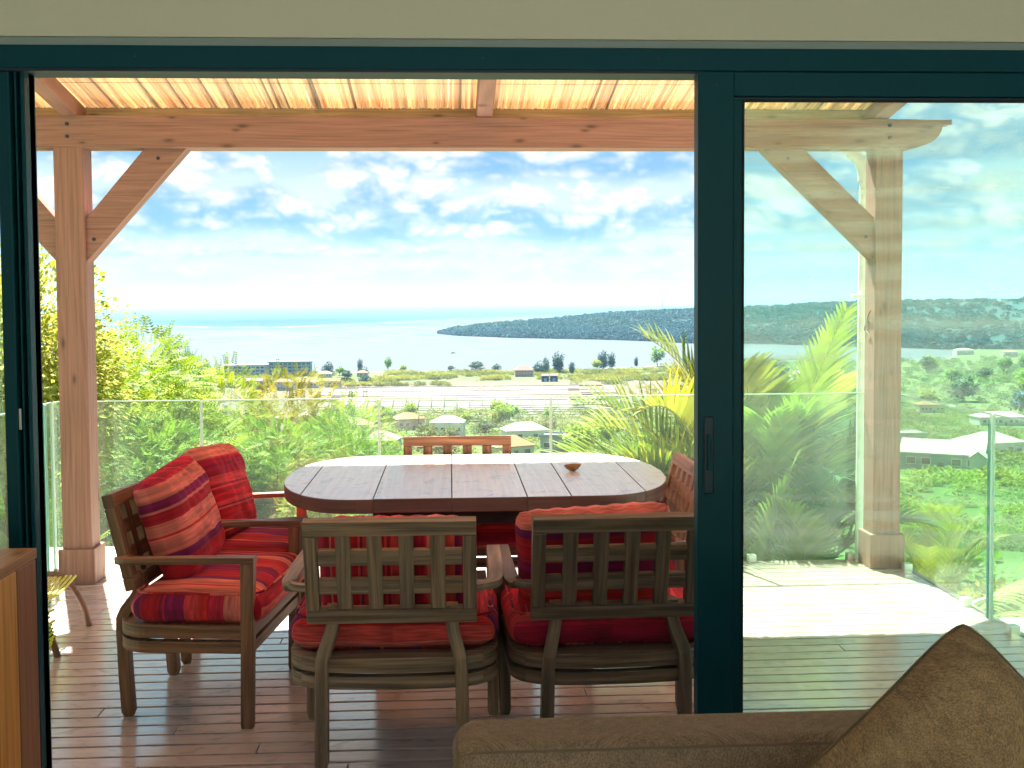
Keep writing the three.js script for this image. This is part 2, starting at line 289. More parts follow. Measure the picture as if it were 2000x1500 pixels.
// shore of the bay: distance along -z as a function of x
const SH = [[-4000, 1200], [-700, 1340], [-266, 1375], [-52, 1405], [75, 1382], [190, 1425], [285, 1490], [462, 1620], [579, 1530], [700, 1580], [815, 1770], [900, 1950], [4000, 2300]];
function shoreAt(x) { for (let i = 1; i < SH.length; i++) if (x < SH[i][0]) { const a = SH[i - 1], b = SH[i]; return lerp(a[1], b[1], (x - a[0]) / (b[0] - a[0])); } return 2300; }
function groundAt(x, z) {
  const d = Math.hypot(x, z);
  let h = z < 0 ? profile(d) : lerp(profile(d), -1.25 + 0.12 * Math.max(0, d - 9), sstep(0, 0.5, z / (d + 1e-6)));
  if (z < 0) {
    h += sstep(25, 120, d) * 1.2 * fbm(x * 0.012, 3.3, z * 0.012, 3) * sstep(800, 500, d);
    const over = -z - shoreAt(x);
    if (over > -40) h = lerp(h, -86, sstep(-40, 60, over));
  }
  return h;
}
function polarSheet(radii, nA, hFn, cFn) {
  const pos = [], col = [], idx = [], uv = [];
  radii.forEach((r) => { for (let k = 0; k <= nA; k++) { const a = -Math.PI + (k / nA) * 2 * Math.PI, x = Math.sin(a) * r, z = -Math.cos(a) * r; pos.push(x, hFn(x, z), z); uv.push(x, z); col.push(...cFn(x, z, r)); } });
  for (let i = 0; i + 1 < radii.length; i++) for (let k = 0; k < nA; k++) { const a = i * (nA + 1) + k, b = a + 1, c = a + nA + 1, d = c + 1; idx.push(a, b, c, b, d, c); }
  const g = new THREE.BufferGeometry();
  g.setAttribute('position', new THREE.Float32BufferAttribute(pos, 3)); g.setAttribute('color', new THREE.Float32BufferAttribute(col, 3)); g.setAttribute('uv', new THREE.Float32BufferAttribute(uv, 2));
  g.setIndex(idx); g.computeVertexNormals(); return g;
}
{
  const radii = [0.01]; for (let r = 3; r < 2600; r *= 1.032) radii.push(r);
  const grass = [0.10, 0.20, 0.03], dry = [0.30, 0.26, 0.09], lush = [0.07, 0.17, 0.03], sand = [0.5, 0.42, 0.34];
  const g = polarSheet(radii, 420, groundAt, (x, z, r) => {
    const n = fbm(x * 0.03 + 7, 1, z * 0.03, 4), m = fbm(x * 0.3, 5, z * 0.3, 2);
    let c = mix3(grass, dry, clamp(n * 1.6 + 0.25) * sstep(80, 500, r));
    c = mix3(c, lush, clamp(m * 1.2 + 0.3));
    const open = sstep(540, 700, r) * sstep(1260, 1130, r) * sstep(330, 180, Math.abs(x - 20)) * clamp(0.9 + n * 1.2); if (z < 0) c = mix3(c, [0.19, 0.155, 0.12], open);
    const over = -z - shoreAt(x); if (z < 0 && over > -30) c = mix3(c, sand, sstep(-30, -8, over));
    return c;
  });
  const gn = dataTex(512, 512, (u, v) => { const [a, b] = per(u, 6), [c, d] = per(v, 6); const k = 0.72 + 0.5 * fbm(a + c, b + d, a - d, 5); return [k, k, k]; }, true, 0.25, 0.25);
  solo('ground', g, std({ vertexColors: true, roughness: 1, map: gn }), null, null, null, 'structure');
}
// sea
{
  const radii = []; for (let r = 1000; r < 70000; r *= 1.012) radii.push(r);
  const pale = [0.082, 0.100, 0.122], blue = [0.024, 0.062, 0.104], azure = [0.001, 0.040, 0.095], foam = [0.20, 0.18, 0.17], mist = [0.030, 0.050, 0.080];
  const nA = 900, pos = [], col = [], idx = [], uv = [];
  radii.forEach((r) => { for (let k = 0; k <= nA; k++) {
    const a = R(-75) + (k / nA) * R(150), x = Math.sin(a) * r, z = -Math.cos(a) * r; pos.push(x, -81.5, z); uv.push(x * 0.02, z * 0.02);
    const deg = (a * 180) / Math.PI, lr = Math.log(r), st = fbm(deg * 0.16, lr * 16, 2, 4), st2 = fbm(deg * 0.5, lr * 40, 8, 3);
    const reef = 4150 + 30 * (deg + 8) * (deg + 8) * 0.55 + 900 * sstep(-12, 4, deg) + 220 * st;            // distance of the reef edge
    let c = mix3(pale, blue, sstep(-900, 500, r - reef + 600 * st));
    c = mix3(c, azure, sstep(300, 1500, r - reef) * sstep(9000, 5200, r) * sstep(1, -8, deg) * clamp(0.95 + 1.2 * st));
    c = mix3(c, azure, 0.5 * sstep(0.0, 0.22, st) * sstep(3300, 4300, r) * sstep(9000, 6500, r));
    c = mix3(c, blue, 0.7 * sstep(0.02, 0.25, st2) * sstep(1900, 3000, r));
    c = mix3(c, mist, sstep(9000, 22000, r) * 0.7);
    const edge = Math.abs(r - reef - 120 * st2); c = mix3(c, foam, sstep(90, 20, edge) * sstep(-0.12, 0.08, st + 0.1) * sstep(6, 0, deg));
    c = mix3(c, foam, 0.35 * sstep(0.10, 0.30, fbm(deg * 0.25 + 4, lr * 60, 3, 3)) * sstep(2300, 2700, r) * sstep(4300, 3400, r));
    c = mix3(c, pale, 0.65 * sstep(0.08, 0.3, -st2) * sstep(2600, 1600, r));
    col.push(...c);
  } });
  for (let i = 0; i + 1 < radii.length; i++) for (let k = 0; k < nA; k++) { const a = i * (nA + 1) + k, b = a + 1, c = a + nA + 1, d = c + 1; idx.push(a, b, c, b, d, c); }
  const g = new THREE.BufferGeometry();
  g.setAttribute('position', new THREE.Float32BufferAttribute(pos, 3)); g.setAttribute('color', new THREE.Float32BufferAttribute(col, 3)); g.setAttribute('uv', new THREE.Float32BufferAttribute(uv, 2));
  g.setIndex(idx); g.computeVertexNormals();
  solo('sea', g, phys({ vertexColors: true, roughness: 0.7, specularIntensity: 0.05 }), null, null, null, 'structure');
}

// ------------------------------------------------------------------ foliage builders
class Tris {
  constructor() { this.p = []; this.c = []; }
  tri(a, b, c, k) { this.p.push(a[0], a[1], a[2], b[0], b[1], b[2], c[0], c[1], c[2]); for (let i = 0; i < 3; i++) this.c.push(k[0], k[1], k[2]); }
  quad(a, b, c, d, k) { this.tri(a, b, c, k); this.tri(a, c, d, k); }
  geo() { const g = new THREE.BufferGeometry(); g.setAttribute('position', new THREE.Float32BufferAttribute(this.p, 3)); g.setAttribute('color', new THREE.Float32BufferAttribute(this.c, 3)); g.computeVertexNormals(); return g; }
}
const add = (a, b, s = 1) => [a[0] + b[0] * s, a[1] + b[1] * s, a[2] + b[2] * s];
const norm = (a) => { const l = Math.hypot(...a) || 1; return [a[0] / l, a[1] / l, a[2] / l]; };
const cross = (a, b) => [a[1] * b[2] - a[2] * b[1], a[2] * b[0] - a[0] * b[2], a[0] * b[1] - a[1] * b[0]];
const leafMat = (o = {}) => phys({ vertexColors: true, roughness: 0.85, transmission: 0.45, thickness: 0, specularIntensity: 0.35, ...o });
const LEAF = leafMat(), BARK = std({ color: rgb(0.22, 0.15, 0.10), roughness: 0.95, map: woodMap });
const onBall = (f) => { for (;;) { const v = [rr(-1, 1, f), rr(-1, 1, f), rr(-1, 1, f)], l = Math.hypot(...v); if (l < 1 && l > 0.1) return v.map((q) => q / l); } };
function limb(T, a, b, ra, rb) {
  const d = norm(add(b, a, -1)), s = norm(cross(d, Math.abs(d[1]) > 0.9 ? [1, 0, 0] : [0, 1, 0])), t = cross(d, s), n = 6, k = [1, 1, 1];
  for (let i = 0; i < n; i++) { const p = (i / n) * 6.2832, q = ((i + 1) / n) * 6.2832, P = (c, r, w) => add(add(c, s, Math.cos(w) * r), t, Math.sin(w) * r); T.quad(P(a, ra, p), P(a, ra, q), P(b, rb, q), P(b, rb, p), k); }
}
// a tree: lobes [[x,y,z,r]...], leaves as pinnate sprays (feathery) or single leaves
function treeGeo({ seed, lobes, count, leaf, feathery, tones, h0 = 0, trunkR = 0.12, flat = 0.8, droop = 0.3 }) {
  const f = mulberry(seed), L = new Tris(), B = new Tris(), total = lobes.reduce((s, l) => s + l[3] ** 2, 0);
  const top = lobes.reduce((m, l) => Math.max(m, l[1]), 0), fork = [0, h0 + (top - h0) * 0.35, 0];
  limb(B, [0, -1, 0], fork, trunkR, trunkR * 0.7);
  for (const [x, y, z, r] of lobes) {
    limb(B, fork, [x, y, z], trunkR * 0.55, trunkR * 0.12);
    const n = Math.round((count * r * r) / total);
    for (let i = 0; i < n; i++) {
      const o = onBall(f), rad = r * (0.55 + 0.5 * Math.pow(f(), 0.6)) * (1 + 0.25 * noise(o[0] * 2 + seed, o[1] * 2, o[2] * 2)), p = [x + o[0] * rad, y + o[1] * rad * flat, z + o[2] * rad];
      const tone = mix3(tones[0], tones[1], clamp(0.5 + 0.9 * noise(p[0] * 1.3 + seed, p[1] * 1.3, p[2] * 1.3) + rr(-0.25, 0.25, f)));
      let out = norm(add(add(o, [rr(-0.6, 0.6, f), rr(-0.4, 0.5, f), rr(-0.6, 0.6, f)]), [0, -droop, 0]));
      const up = norm(add(o, [rr(-0.5, 0.5, f), 0.8, rr(-0.5, 0.5, f)])), s = norm(cross(out, up));
      const len = leaf * rr(0.7, 1.3, f);
      if (feathery) {
        for (let j = 0; j < 6; j++) { const b = add(p, out, len * (0.1 + j * 0.15)), ll = len * 0.34 * (1 - 0.09 * j); for (const sg of [-1, 1]) { const e = add(add(b, s, sg * ll), out, ll * 0.45), w = len * 0.07; L.quad(b, add(add(b, out, w), s, sg * ll * 0.4), e, add(add(b, out, -w * 0.6), s, sg * ll * 0.45), tone); } }
      } else {
        const a = add(p, out, len), w = len * 0.32, m = add(p, out, len * 0.45); m[1] += len * 0.08;
        L.tri(p, add(m, s, w), a, tone); L.tri(p, a, add(m, s, -w), tone);
      }
    }
  }
  return { crown: L.geo(), trunk: B.geo() };
}
function lobesFor(f, n, R0, H0, H1, r0, r1) { const o = []; for (let i = 0; i < n; i++) { const a = f() * 6.2832, y = rr(H0, H1, f), k = Math.sqrt(f()) * R0 * (1 - 0.45 * ((y - H0) / (H1 - H0 + 0.001))); o.push([Math.cos(a) * k, y, Math.sin(a) * k, rr(r0, r1, f)]); } return o; }
function treeThing(name, proto, label, category, group, x, z, turn, scale, mat = LEAF, y) {
  const t = thing(name, label, category, x, y ?? groundAt(x, z), z, turn, group);
  if (Array.isArray(scale)) t.scale.set(...scale); else t.scale.setScalar(scale);
  part('trunk', proto.trunk, BARK, t); part('crown', proto.crown, mat, t);
  return t;
}
// a palm frond: rachis a-b-c with leaflets hanging on both sides
function frondGeo(seed, a, b, c, { n = 46, len = 0.34, width = 0.022, tones, droop = 0.5, lift = 0.5, from = 0.16 }) {
  const f = mulberry(seed), T = new Tris(), pts = bezier(a, b, c, n), stem = tones[2] ?? [0.25, 0.25, 0.05];
  for (let i = 0; i < n; i++) {
    const p = pts[i], q = pts[i + 1], t = i / n, d = norm(add(q, p, -1)), side = norm(cross(d, [0, 1, 0.001])), nrm = cross(side, d), w = lerp(0.014, 0.003, t);
    T.quad(add(p, side, w), add(p, side, -w), add(q, side, -w * 0.97), add(q, side, w * 0.97), stem);
    T.quad(add(p, nrm, w), add(p, nrm, -w), add(q, nrm, -w * 0.97), add(q, nrm, w * 0.97), stem);
    if (t < from) continue;
    const k = Math.sin(Math.PI * clamp((t - from) / (1 - from) * 0.86 + 0.12)) ;
    for (const sg of [-1, 1]) {
      const l = len * (0.25 + 0.75 * k) * rr(0.85, 1.1, f), dir = norm(add(add(add([0, 0, 0], side, sg * 0.9), d, 0.75 + 0.5 * t), nrm, lift * rr(0.6, 1.2, f))), tone = mix3(tones[0], tones[1], f());
      let p0 = p, dd = dir, ww = width * (0.5 + 0.5 * k), prev = null;
      const across = norm(cross(dd, nrm));
      for (let j = 0; j < 4; j++) {
        const wj = ww * [0.5, 1, 0.8, 0.4, 0][j], wk = ww * [0.5, 1, 0.8, 0.4, 0][j + 1], p1 = add(p0, dd, l / 4);
        const A = add(p0, across, wj / 2), Bq = add(p0, across, -wj / 2), C = add(p1, across, -wk / 2), D = add(p1, across, wk / 2);
        if (j < 3) T.quad(A, Bq, C, D, tone); else T.tri(A, Bq, p1, tone);
        p0 = p1; dd = norm(add(dd, [0, -1, 0], droop * 0.3 * rr(0.7, 1.3, f)));
      }
    }
  }
  return T.geo();
}

// ------------------------------------------------------------------ terrace: deck, pergola, balustrades
const XL = -2.36, XR = 2.70, ZD = -6.70;
{
  const deck = new THREE.Group(); deck.name = 'deck'; scene.add(deck); tag(deck, null, null, null, 'structure');
  const deckMats = [0, 1, 2, 3, 4].map((k) => phys({ color: rgb(0.80 + 0.03 * (k - 2), 0.635 + 0.026 * (k - 2), 0.575 + 0.022 * (k - 2)), map: pale, bumpMap: woodBump, bumpScale: 0.0006, roughness: 0.22 + 0.02 * k, ior: 1.8, clearcoat: 1, clearcoatRoughness: 0.14 }));
  let row = 0;
  for (let z = -3.50; z > ZD; z -= 0.1, row++) {
    const cuts = [XL, XL + 0.4 + ((row * 1.93) % 4.2), XR];
    for (let k = 0; k < 2; k++) { const a = cuts[k] + 0.0015, b = cuts[k + 1] - 0.0015; part('deck_board', box(b - a, 0.024, 0.087, (a + b) / 2, -0.012 + rr(-0.0006, 0.0006), z - 0.05, 0.003, 0), deckMats[Math.floor(rnd() * 5)], deck); }
  }
  room('deck_base', mergeGeometries([rawBox(XL - 0.02, XR + 0.01, -1.6, -0.05, ZD - 0.04, -3.48)]), std({ color: rgb(0.06, 0.05, 0.045), roughness: 1 }));
  part('deck_edge', box(0.03, 0.10, 3.2, XR + 0.03, -0.052, -5.1, 0.004, 2), M.tableTop, deck);
  room('coping', rawBox(-3.4, 0.9, -0.5, -0.02, -7.65, -6.80), M.white);
  room('terrace_paving', rawBox(3.0, 6.5, -1.6, -0.42, -6.9, -4.4), M.white);
}
const ZP = -6.55;
{
  const t = thing('pergola', 'timber pergola with braced posts and a reed ceiling over the deck', 'pergola');
  const postX = [-2.157, 2.59];
  for (const x of postX) {
    const p = part('post', box(0.165, 2.5, 0.165, x, 1.25, ZP - 0.0825, 0.006, 1), M.pergola, t);
    part('plinth', box(0.208, 0.205, 0.208, x, 0.1035, ZP - 0.0825, 0.006, 1), M.pergola, p);
  }
  // the beam with a scrolled end
  const s = new THREE.Shape(); s.moveTo(-3.6, 2.5); s.lineTo(2.72, 2.5); s.quadraticCurveTo(2.87, 2.52, 2.90, 2.60); s.quadraticCurveTo(2.905, 2.635, 2.925, 2.638); s.lineTo(2.962, 2.641); s.lineTo(2.962, 2.664); s.lineTo(-3.6, 2.678); s.closePath();
  const bg = new THREE.ExtrudeGeometry(s, { depth: 0.15, bevelEnabled: true, bevelSize: 0.003, bevelThickness: 0.003, bevelSegments: 1 }); bg.translate(0, 0, ZP - 0.153); grainUV(bg.index ? bg.toNonIndexed() : bg, 0);
  part('beam', bg, M.pergola, t);
  const brace = (x0, x1, xp) => { // top between x0 and x1, foot on the post face xp
    const q = new THREE.Shape(); q.moveTo(x0, 2.499); q.lineTo(x1, 2.499); x0 < x1 ? (q.lineTo(xp, 1.85), q.lineTo(xp, 2.09)) : (q.lineTo(xp, 1.85), q.lineTo(xp, 2.09)); q.closePath();
    const g = new THREE.ExtrudeGeometry(q, { depth: 0.11, bevelEnabled: true, bevelSize: 0.003, bevelThickness: 0.003, bevelSegments: 1 }); g.translate(0, 0, ZP - 0.14); return grainUV(g, 0);
  };
  part('brace', brace(-1.73, -1.50, -2.077), M.pergola, t);
  part('brace', brace(-2.58, -2.81, -2.237), M.pergola, t);
  part('brace', brace(2.08, 1.84, 2.509), M.pergola, t);
  for (const [x, y] of [[-2.157, 2.56], [-2.157, 2.63], [2.59, 2.56], [2.59, 2.63], [-1.66, 2.44], [1.99, 2.44], [-2.03, 1.98], [2.46, 1.98]]) part('bolt', new THREE.CylinderGeometry(0.011, 0.011, 0.008, 6).rotateX(Math.PI / 2).translate(x, y, ZP + (y < 2.5 ? -0.026 : 0.004)), M.frameDark, t);
  // rafters and the reed ceiling, rising towards the house at 9 degrees
  const slope = Math.tan(R(9)), yAt = (z) => 2.682 + (z + 6.52) * slope;
  for (const x of [-2.15, 0.205, 2.55]) part('rafter', sweep([[x, yAt(-6.82) + 0.05, -6.82], [x, yAt(-3.52) + 0.05, -3.52]], [1, 0, 0], 0.095, 0.10), M.pergola, t);
  part('eave_board', box(6.2, 0.125, 0.018, -0.46, 2.735, -6.735, 0.002, 0), std({ color: rgb(0.62, 0.50, 0.30), map: woodMap, roughness: 0.8 }), t);
  const reeds = [], f = mulberry(5), lo = yAt(-6.84) + 0.106, hi = yAt(-3.52) + 0.106;
  const L = Math.hypot(3.32, hi - lo), tilt = Math.atan2(hi - lo, 3.32);
  for (let x = -3.4; x < 2.68; x += rr(0.0115, 0.0155, f)) {
    const r = rr(0.0094, 0.0120, f), g = new THREE.CylinderGeometry(r, r * rr(0.8, 1, f), L + rr(-0.02, 0.05, f), 6, 3, true), p = g.attributes.position;
    const bend = rr(-0.006, 0.006, f), k = rr(0.76, 1.12, f) * (f() < 0.07 ? 0.45 : 1), c = new Float32Array(p.count * 3), w = rr(0.9, 1.05, f);
    for (let i = 0; i < p.count; i++) { const tt = p.getY(i) / L; p.setX(i, p.getX(i) + bend * Math.cos(tt * 9 + x * 50)); p.setZ(i, p.getZ(i) + rr(-0.001, 0.001, f)); c[i * 3] = k; c[i * 3 + 1] = k * w; c[i * 3 + 2] = k * w * 0.95; }
    g.setAttribute('color', new THREE.BufferAttribute(c, 3));
    g.rotateX(Math.PI / 2); g.rotateX(-tilt); g.rotateY(rr(-0.002, 0.002, f)); g.translate(x, (lo + hi) / 2 + rr(0, 0.004, f), (-6.84 - 3.52) / 2); reeds.push(g);
  }
  const rm = part('reed_ceiling', mergeGeometries(reeds), phys({ color: rgb(0.93, 0.80, 0.64), vertexColors: true, roughness: 1, transmission: 0.75, thickness: 0 }), t); rm.userData.kind = 'stuff';
  part('translucent_roof_sheet', sweep([[-0.35, lo + 0.05, -6.86], [-0.35, hi + 0.03, -3.50]], [1, 0, 0], 6.15, 0.03), phys({ color: rgb(0.92, 0.85, 0.77), roughness: 1, transmission: 0.88, thickness: 0 }), t);  // hidden roof sheet, made translucent to light the reeds and the deck
  for (const z of [-6.3, -5.4, -4.5]) part('reed_wire', box(5.9, 0.002, 0.002, -0.3, yAt(z) + 0.0965, z, 0), M.brownTube, t);
}
// downpipe behind the right post
{
  const t = thing('downpipe', 'white rain downpipe with an elbow behind the right pergola post', 'pipe');
  part('pipe', tube([[2.585, -1.4, -6.98], [2.59, 0.5, -6.98], [2.595, 1.6, -6.98], [2.60, 2.36, -6.98]], 0.030, 8, 10), M.pvc, t);
  part('elbow', tube([[2.60, 2.35, -6.98], [2.595, 2.43, -6.985], [2.565, 2.50, -7.0], [2.52, 2.55, -7.02], [2.50, 2.64, -7.03]], 0.042, 16, 10), M.pvc, t);
  part('bracket', box(0.10, 0.02, 0.03, 2.56, 1.63, -6.94, 0.003), M.pvc, t);
}
solo('twig', tube([[2.502, 1.54, -6.60], [2.494, 1.51, -6.62], [2.503, 1.47, -6.66], [2.492, 1.43, -6.67], [2.503, 1.40, -6.63], [2.500, 1.37, -6.60]], 0.005, 20, 5), M.brownTube, 'thin curly brown twig stuck on the side of the right pergola post', 'twig');
// glass balustrades
function balustrade(label, panes, top) {
  const t = thing('glass_balustrade', label, 'balustrade');
  for (const [x0, z0, x1, z1] of panes) {
    const dx = x1 - x0, dz = z1 - z0, l = Math.hypot(dx, dz), a = -Math.atan2(dz, dx), place = (g) => g.rotateY(a).translate((x0 + x1) / 2, 0, (z0 + z1) / 2);
    const p = part('glass_pane', place(box(l - 0.016, top - 0.02, 0.004, 0, (top - 0.02) / 2, 0, 0)), M.railGlass, t);
    part('top_edge', place(box(l - 0.016, 0.007, 0.012, 0, top - 0.0165, 0, 0)), M.glassEdge, p);
    for (const s of [-1, 1]) part('side_edge', place(box(0.007, top - 0.02, 0.012, s * (l / 2 - 0.0045), (top - 0.02) / 2, 0, 0)), M.glassEdge, p);
    for (const s of [-0.3, 0.3]) part('glass_clamp', place(box(0.05, 0.09, 0.05, s * l, 0.0, 0, 0.004)), M.chrome, p);
  }
  return t;
}
const ZR = -6.78;
balustrade('clear glass balustrade along the sea side of the deck', [[XL, ZR, -1.488, ZR], [-1.488, ZR, -0.435, ZR], [-0.435, ZR, 0.60, ZR], [0.60, ZR, 1.63, ZR], [1.63, ZR, 2.66, ZR]], 1.05);
const rb = balustrade('clear glass balustrade on the right end of the deck', [[2.69, -6.74, 2.68, -5.44], [2.68, -5.42, 2.67, -4.3], [2.67, -4.28, 2.67, -3.55]], 1.05);
part('joint_strip', box(0.010, 0.98, 0.016, 2.664, 0.50, -5.43, 0.002), M.glassDark, rb);
const lb = balustrade('clear glass balustrade on the left end of the deck', [[-2.35, -6.74, -2.36, -5.1], [-2.36, -5.08, -2.36, -3.6]], 1.05);
part('base_rail', box(0.05, 0.05, 3.1, -2.35, 0.02, -5.2, 0.004), M.brownTube, lb);
part('joint_strip', box(0.012, 1.03, 0.02, -2.345, 0.515, -6.62, 0.002), std({ color: rgb(0.25, 0.62, 0.55), roughness: 0.3 }), lb);

// ------------------------------------------------------------------ table
{
  const t = thing('dining_table', 'long oval dining table topped with wide weathered planks', 'table', 0.113, 0, -5.38);
  const a = 0.37, b = 0.68, hw = 0.897, edge = (x) => { const k = Math.max(0, Math.abs(x) - (hw - a)) / a; return b * Math.pow(Math.max(0, 1 - Math.pow(k, 2.1)), 1 / 2.1); };
  const seams = [-hw, -0.765, -0.445, -0.115, 0.203, 0.39, 0.722, hw];
  for (let i = 0; i < 7; i++) {
    const x0 = seams[i] + (i ? 0.0008 : 0), x1 = seams[i + 1] - (i < 6 ? 0.0008 : 0), N = 14, s = new THREE.Shape(); let first = true;
    for (let k = 0; k <= N; k++) { const x = lerp(x0, x1, k / N), y = edge(x); first ? s.moveTo(x, y) : s.lineTo(x, y); first = false; }
    for (let k = N; k >= 0; k--) { const x = lerp(x0, x1, k / N), y = -edge(x); if (y < -1e-4) s.lineTo(x, y); }
    let g = new THREE.ExtrudeGeometry(s, { depth: 0.052, bevelEnabled: true, bevelSize: 0.002, bevelThickness: 0.004, bevelSegments: 1, bevelOffset: -0.002 });
    g.rotateX(-Math.PI / 2); g = grainUV(g.index ? g.toNonIndexed() : g, 2); g.translate(0, 0.729 + rr(-0.001, 0.001), 0);
    const k = [0.02, 0.0, -0.10, 0.03, -0.02, 0.05, 0.0][i];
    const pick = (want) => { const o = new THREE.BufferGeometry(), n = g.attributes.normal, ids = []; for (let t = 0; t < n.count; t += 3) if ((n.getY(t) > 0.6) === want) ids.push(t, t + 1, t + 2); for (const [k, sz] of [['position', 3], ['normal', 3], ['uv', 2]]) { const a = g.attributes[k].array, v = new Float32Array(ids.length * sz); ids.forEach((i, j) => { for (let q = 0; q < sz; q++) v[j * sz + q] = a[i * sz + q]; }); o.setAttribute(k, new THREE.BufferAttribute(v, sz)); } return o; };
    const top = part('table_plank', pick(true), phys({ color: rgb(Math.min(0.97, 0.95 + k), 0.85 + k, 0.75 + k), map: pale, bumpMap: woodBump, bumpScale: 0.0012, roughness: 0.3, clearcoat: 0.6, clearcoatRoughness: 0.2 }), t);
    part('plank_edge', pick(false), M.tableEdgeShade, top);
  }
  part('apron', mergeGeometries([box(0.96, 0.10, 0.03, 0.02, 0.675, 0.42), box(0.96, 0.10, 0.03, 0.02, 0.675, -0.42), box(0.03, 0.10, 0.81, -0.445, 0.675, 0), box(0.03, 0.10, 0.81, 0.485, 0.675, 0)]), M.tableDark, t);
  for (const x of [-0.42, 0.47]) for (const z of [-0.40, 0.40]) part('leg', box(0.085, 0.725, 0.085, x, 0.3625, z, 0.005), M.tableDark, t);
  part('stretcher', box(0.06, 0.06, 0.72, 0.025, 0.2, 0, 0.004), M.tableDark, t);
}
{ // small wooden dish
  const pts = [[0.0, 0.0], [0.022, 0.001], [0.045, 0.012], [0.062, 0.030], [0.066, 0.036], [0.063, 0.037], [0.042, 0.018], [0.02, 0.008], [0, 0.007]].map((p) => new THREE.Vector2(...p));
  const g = new THREE.LatheGeometry(pts, 24), p = g.attributes.position;
  for (let i = 0; i < p.count; i++) { const x = p.getX(i), z = p.getZ(i), y = p.getY(i), q = Math.abs(x) / 0.066; p.setX(i, x * 1.08); p.setZ(i, z * 0.62 * (1 - 0.25 * q * q)); p.setY(i, y * (1 + 0.12 * (x / 0.066))); }
  g.computeVertexNormals(); g.scale(0.66, 0.8, 0.66); g.rotateY(0.35); g.rotateZ(-0.06); g.translate(0.582, 0.7865, -5.41);
  solo('wooden_dish', g, M.dish, 'small boat-shaped brown wooden dish on the dining table', 'dish');
}

// ------------------------------------------------------------------ armchairs (front is -z, back is +z)
function makeChair(mat) {
  const t = new THREE.Group();
  const tilt = Math.atan2(0.09, 0.37), bp = (x, y) => [x, 0.505 + y * Math.cos(tilt), 0.215 + y * Math.sin(tilt)]; // a point of the leaning back
  const bar = (w, h, x, y, d) => { const g = box(w, h, d, 0, 0, 0, 0.003); g.rotateX(tilt); g.translate(...bp(x, y)); return g; };
  part('back_rail', bar(0.585, 0.052, 0, 0.354, 0.044), mat, t);
  part('back_rail', bar(0.585, 0.050, 0, 0.025, 0.044), mat, t);
  for (const s of [-1, 1]) part('back_stile', bar(0.046, 0.276, s * 0.2695, 0.189, 0.043), mat, t);
  for (let k = 0; k < 4; k++) part('lattice_slat', bar(0.050, 0.276, (k - 1.5) * 0.107, 0.189, 0.030), mat, t);
  for (let k = 0; k < 2; k++) part('lattice_slat', bar(0.492, 0.056, 0, 0.1355 + k * 0.107, 0.027), mat, t);
  for (const s of [-1, 1]) {
    part('rear_leg', sweep([[s * 0.205, 0.56, 0.212], [s * 0.205, 0.50, 0.208], [s * 0.212, 0.46, 0.225], [s * 0.228, 0.41, 0.262], [s * 0.236, 0.385, 0.270], [s * 0.238, 0.34, 0.270], [s * 0.242, 0.17, 0.262], [s * 0.245, 0.02, 0.252], [s * 0.245, 0, 0.250]], [1, 0, 0], (q) => lerp(0.042, 0.046, q) * (q > 0.98 ? 0.7 : 1), (q) => (q > 0.98 ? 0.03 : lerp(0.045, 0.048, q))), mat, t);
    part('front_leg', sweep([[s * 0.352, 0.63, -0.262], [s * 0.352, 0.35, -0.258], [s * 0.350, 0.02, -0.25], [s * 0.350, 0, -0.25]], [1, 0, 0], (q) => lerp(0.046, 0.042, q) * (q > 0.99 ? 0.75 : 1), (q) => lerp(0.05, 0.042, q)), mat, t);
    const arm = [[s * 0.272, 0.628, 0.232], [s * 0.315, 0.632, 0.240], [s * 0.343, 0.634, 0.226], [s * 0.357, 0.636, 0.19], [s * 0.360, 0.641, 0.02], [s * 0.356, 0.644, -0.29]];
    part('arm', sweep(new THREE.CatmullRomCurve3(arm.map((p) => new THREE.Vector3(...p)), false, 'catmullrom', 0.3).getPoints(16).map((v) => v.toArray()), [0.72, 0, 0.69], (q) => 0.052, 0.024), mat, t);
  }
  const plan = (k) => { // rounded plan of the seat, shrunk by k
    const s = new THREE.Shape(), w = 0.362 - k, f = -0.275 + k, b = 0.285 - k, r = 0.15; s.moveTo(-w, -f); s.lineTo(w, -f); s.lineTo(w, -(b - r)); s.quadraticCurveTo(w - 0.01, -b + 0.02, w - r * 1.2, -b + 0.006); s.quadraticCurveTo(0, -b - 0.012, -w + r * 1.2, -b + 0.006); s.quadraticCurveTo(-w + 0.01, -b + 0.02, -w, -(b - r)); s.closePath(); return s;
  };
  const ring = (y, h) => { const s = plan(0), pts = plan(0.035).getPoints(10); s.holes.push(new THREE.Path(pts.reverse())); const g = new THREE.ExtrudeGeometry(s, { depth: h, bevelEnabled: true, bevelSize: 0.002, bevelThickness: 0.002, bevelSegments: 1, curveSegments: 10 }); g.rotateX(-Math.PI / 2); grainUV(g, 0); const q = g.attributes.position, m = g.attributes.normal, uv = g.attributes.uv; for (let i = 0; i < q.count; i++) if (Math.abs(m.getX(i)) > 0.6) uv.setXY(i, q.getZ(i), q.getY(i) + 0.2); return g.translate(0, y, 0); };
  part('seat_rail', ring(0.345, 0.046), mat, t);
  part('seat_rail', ring(0.288, 0.040), mat, t);
  const seat = new THREE.ExtrudeGeometry(plan(0.03), { depth: 0.012, bevelEnabled: false, curveSegments: 10 }); seat.rotateX(-Math.PI / 2); grainUV(seat, 0).translate(0, 0.374, 0);
  part('seat', seat, mat, t);
  return t;
}
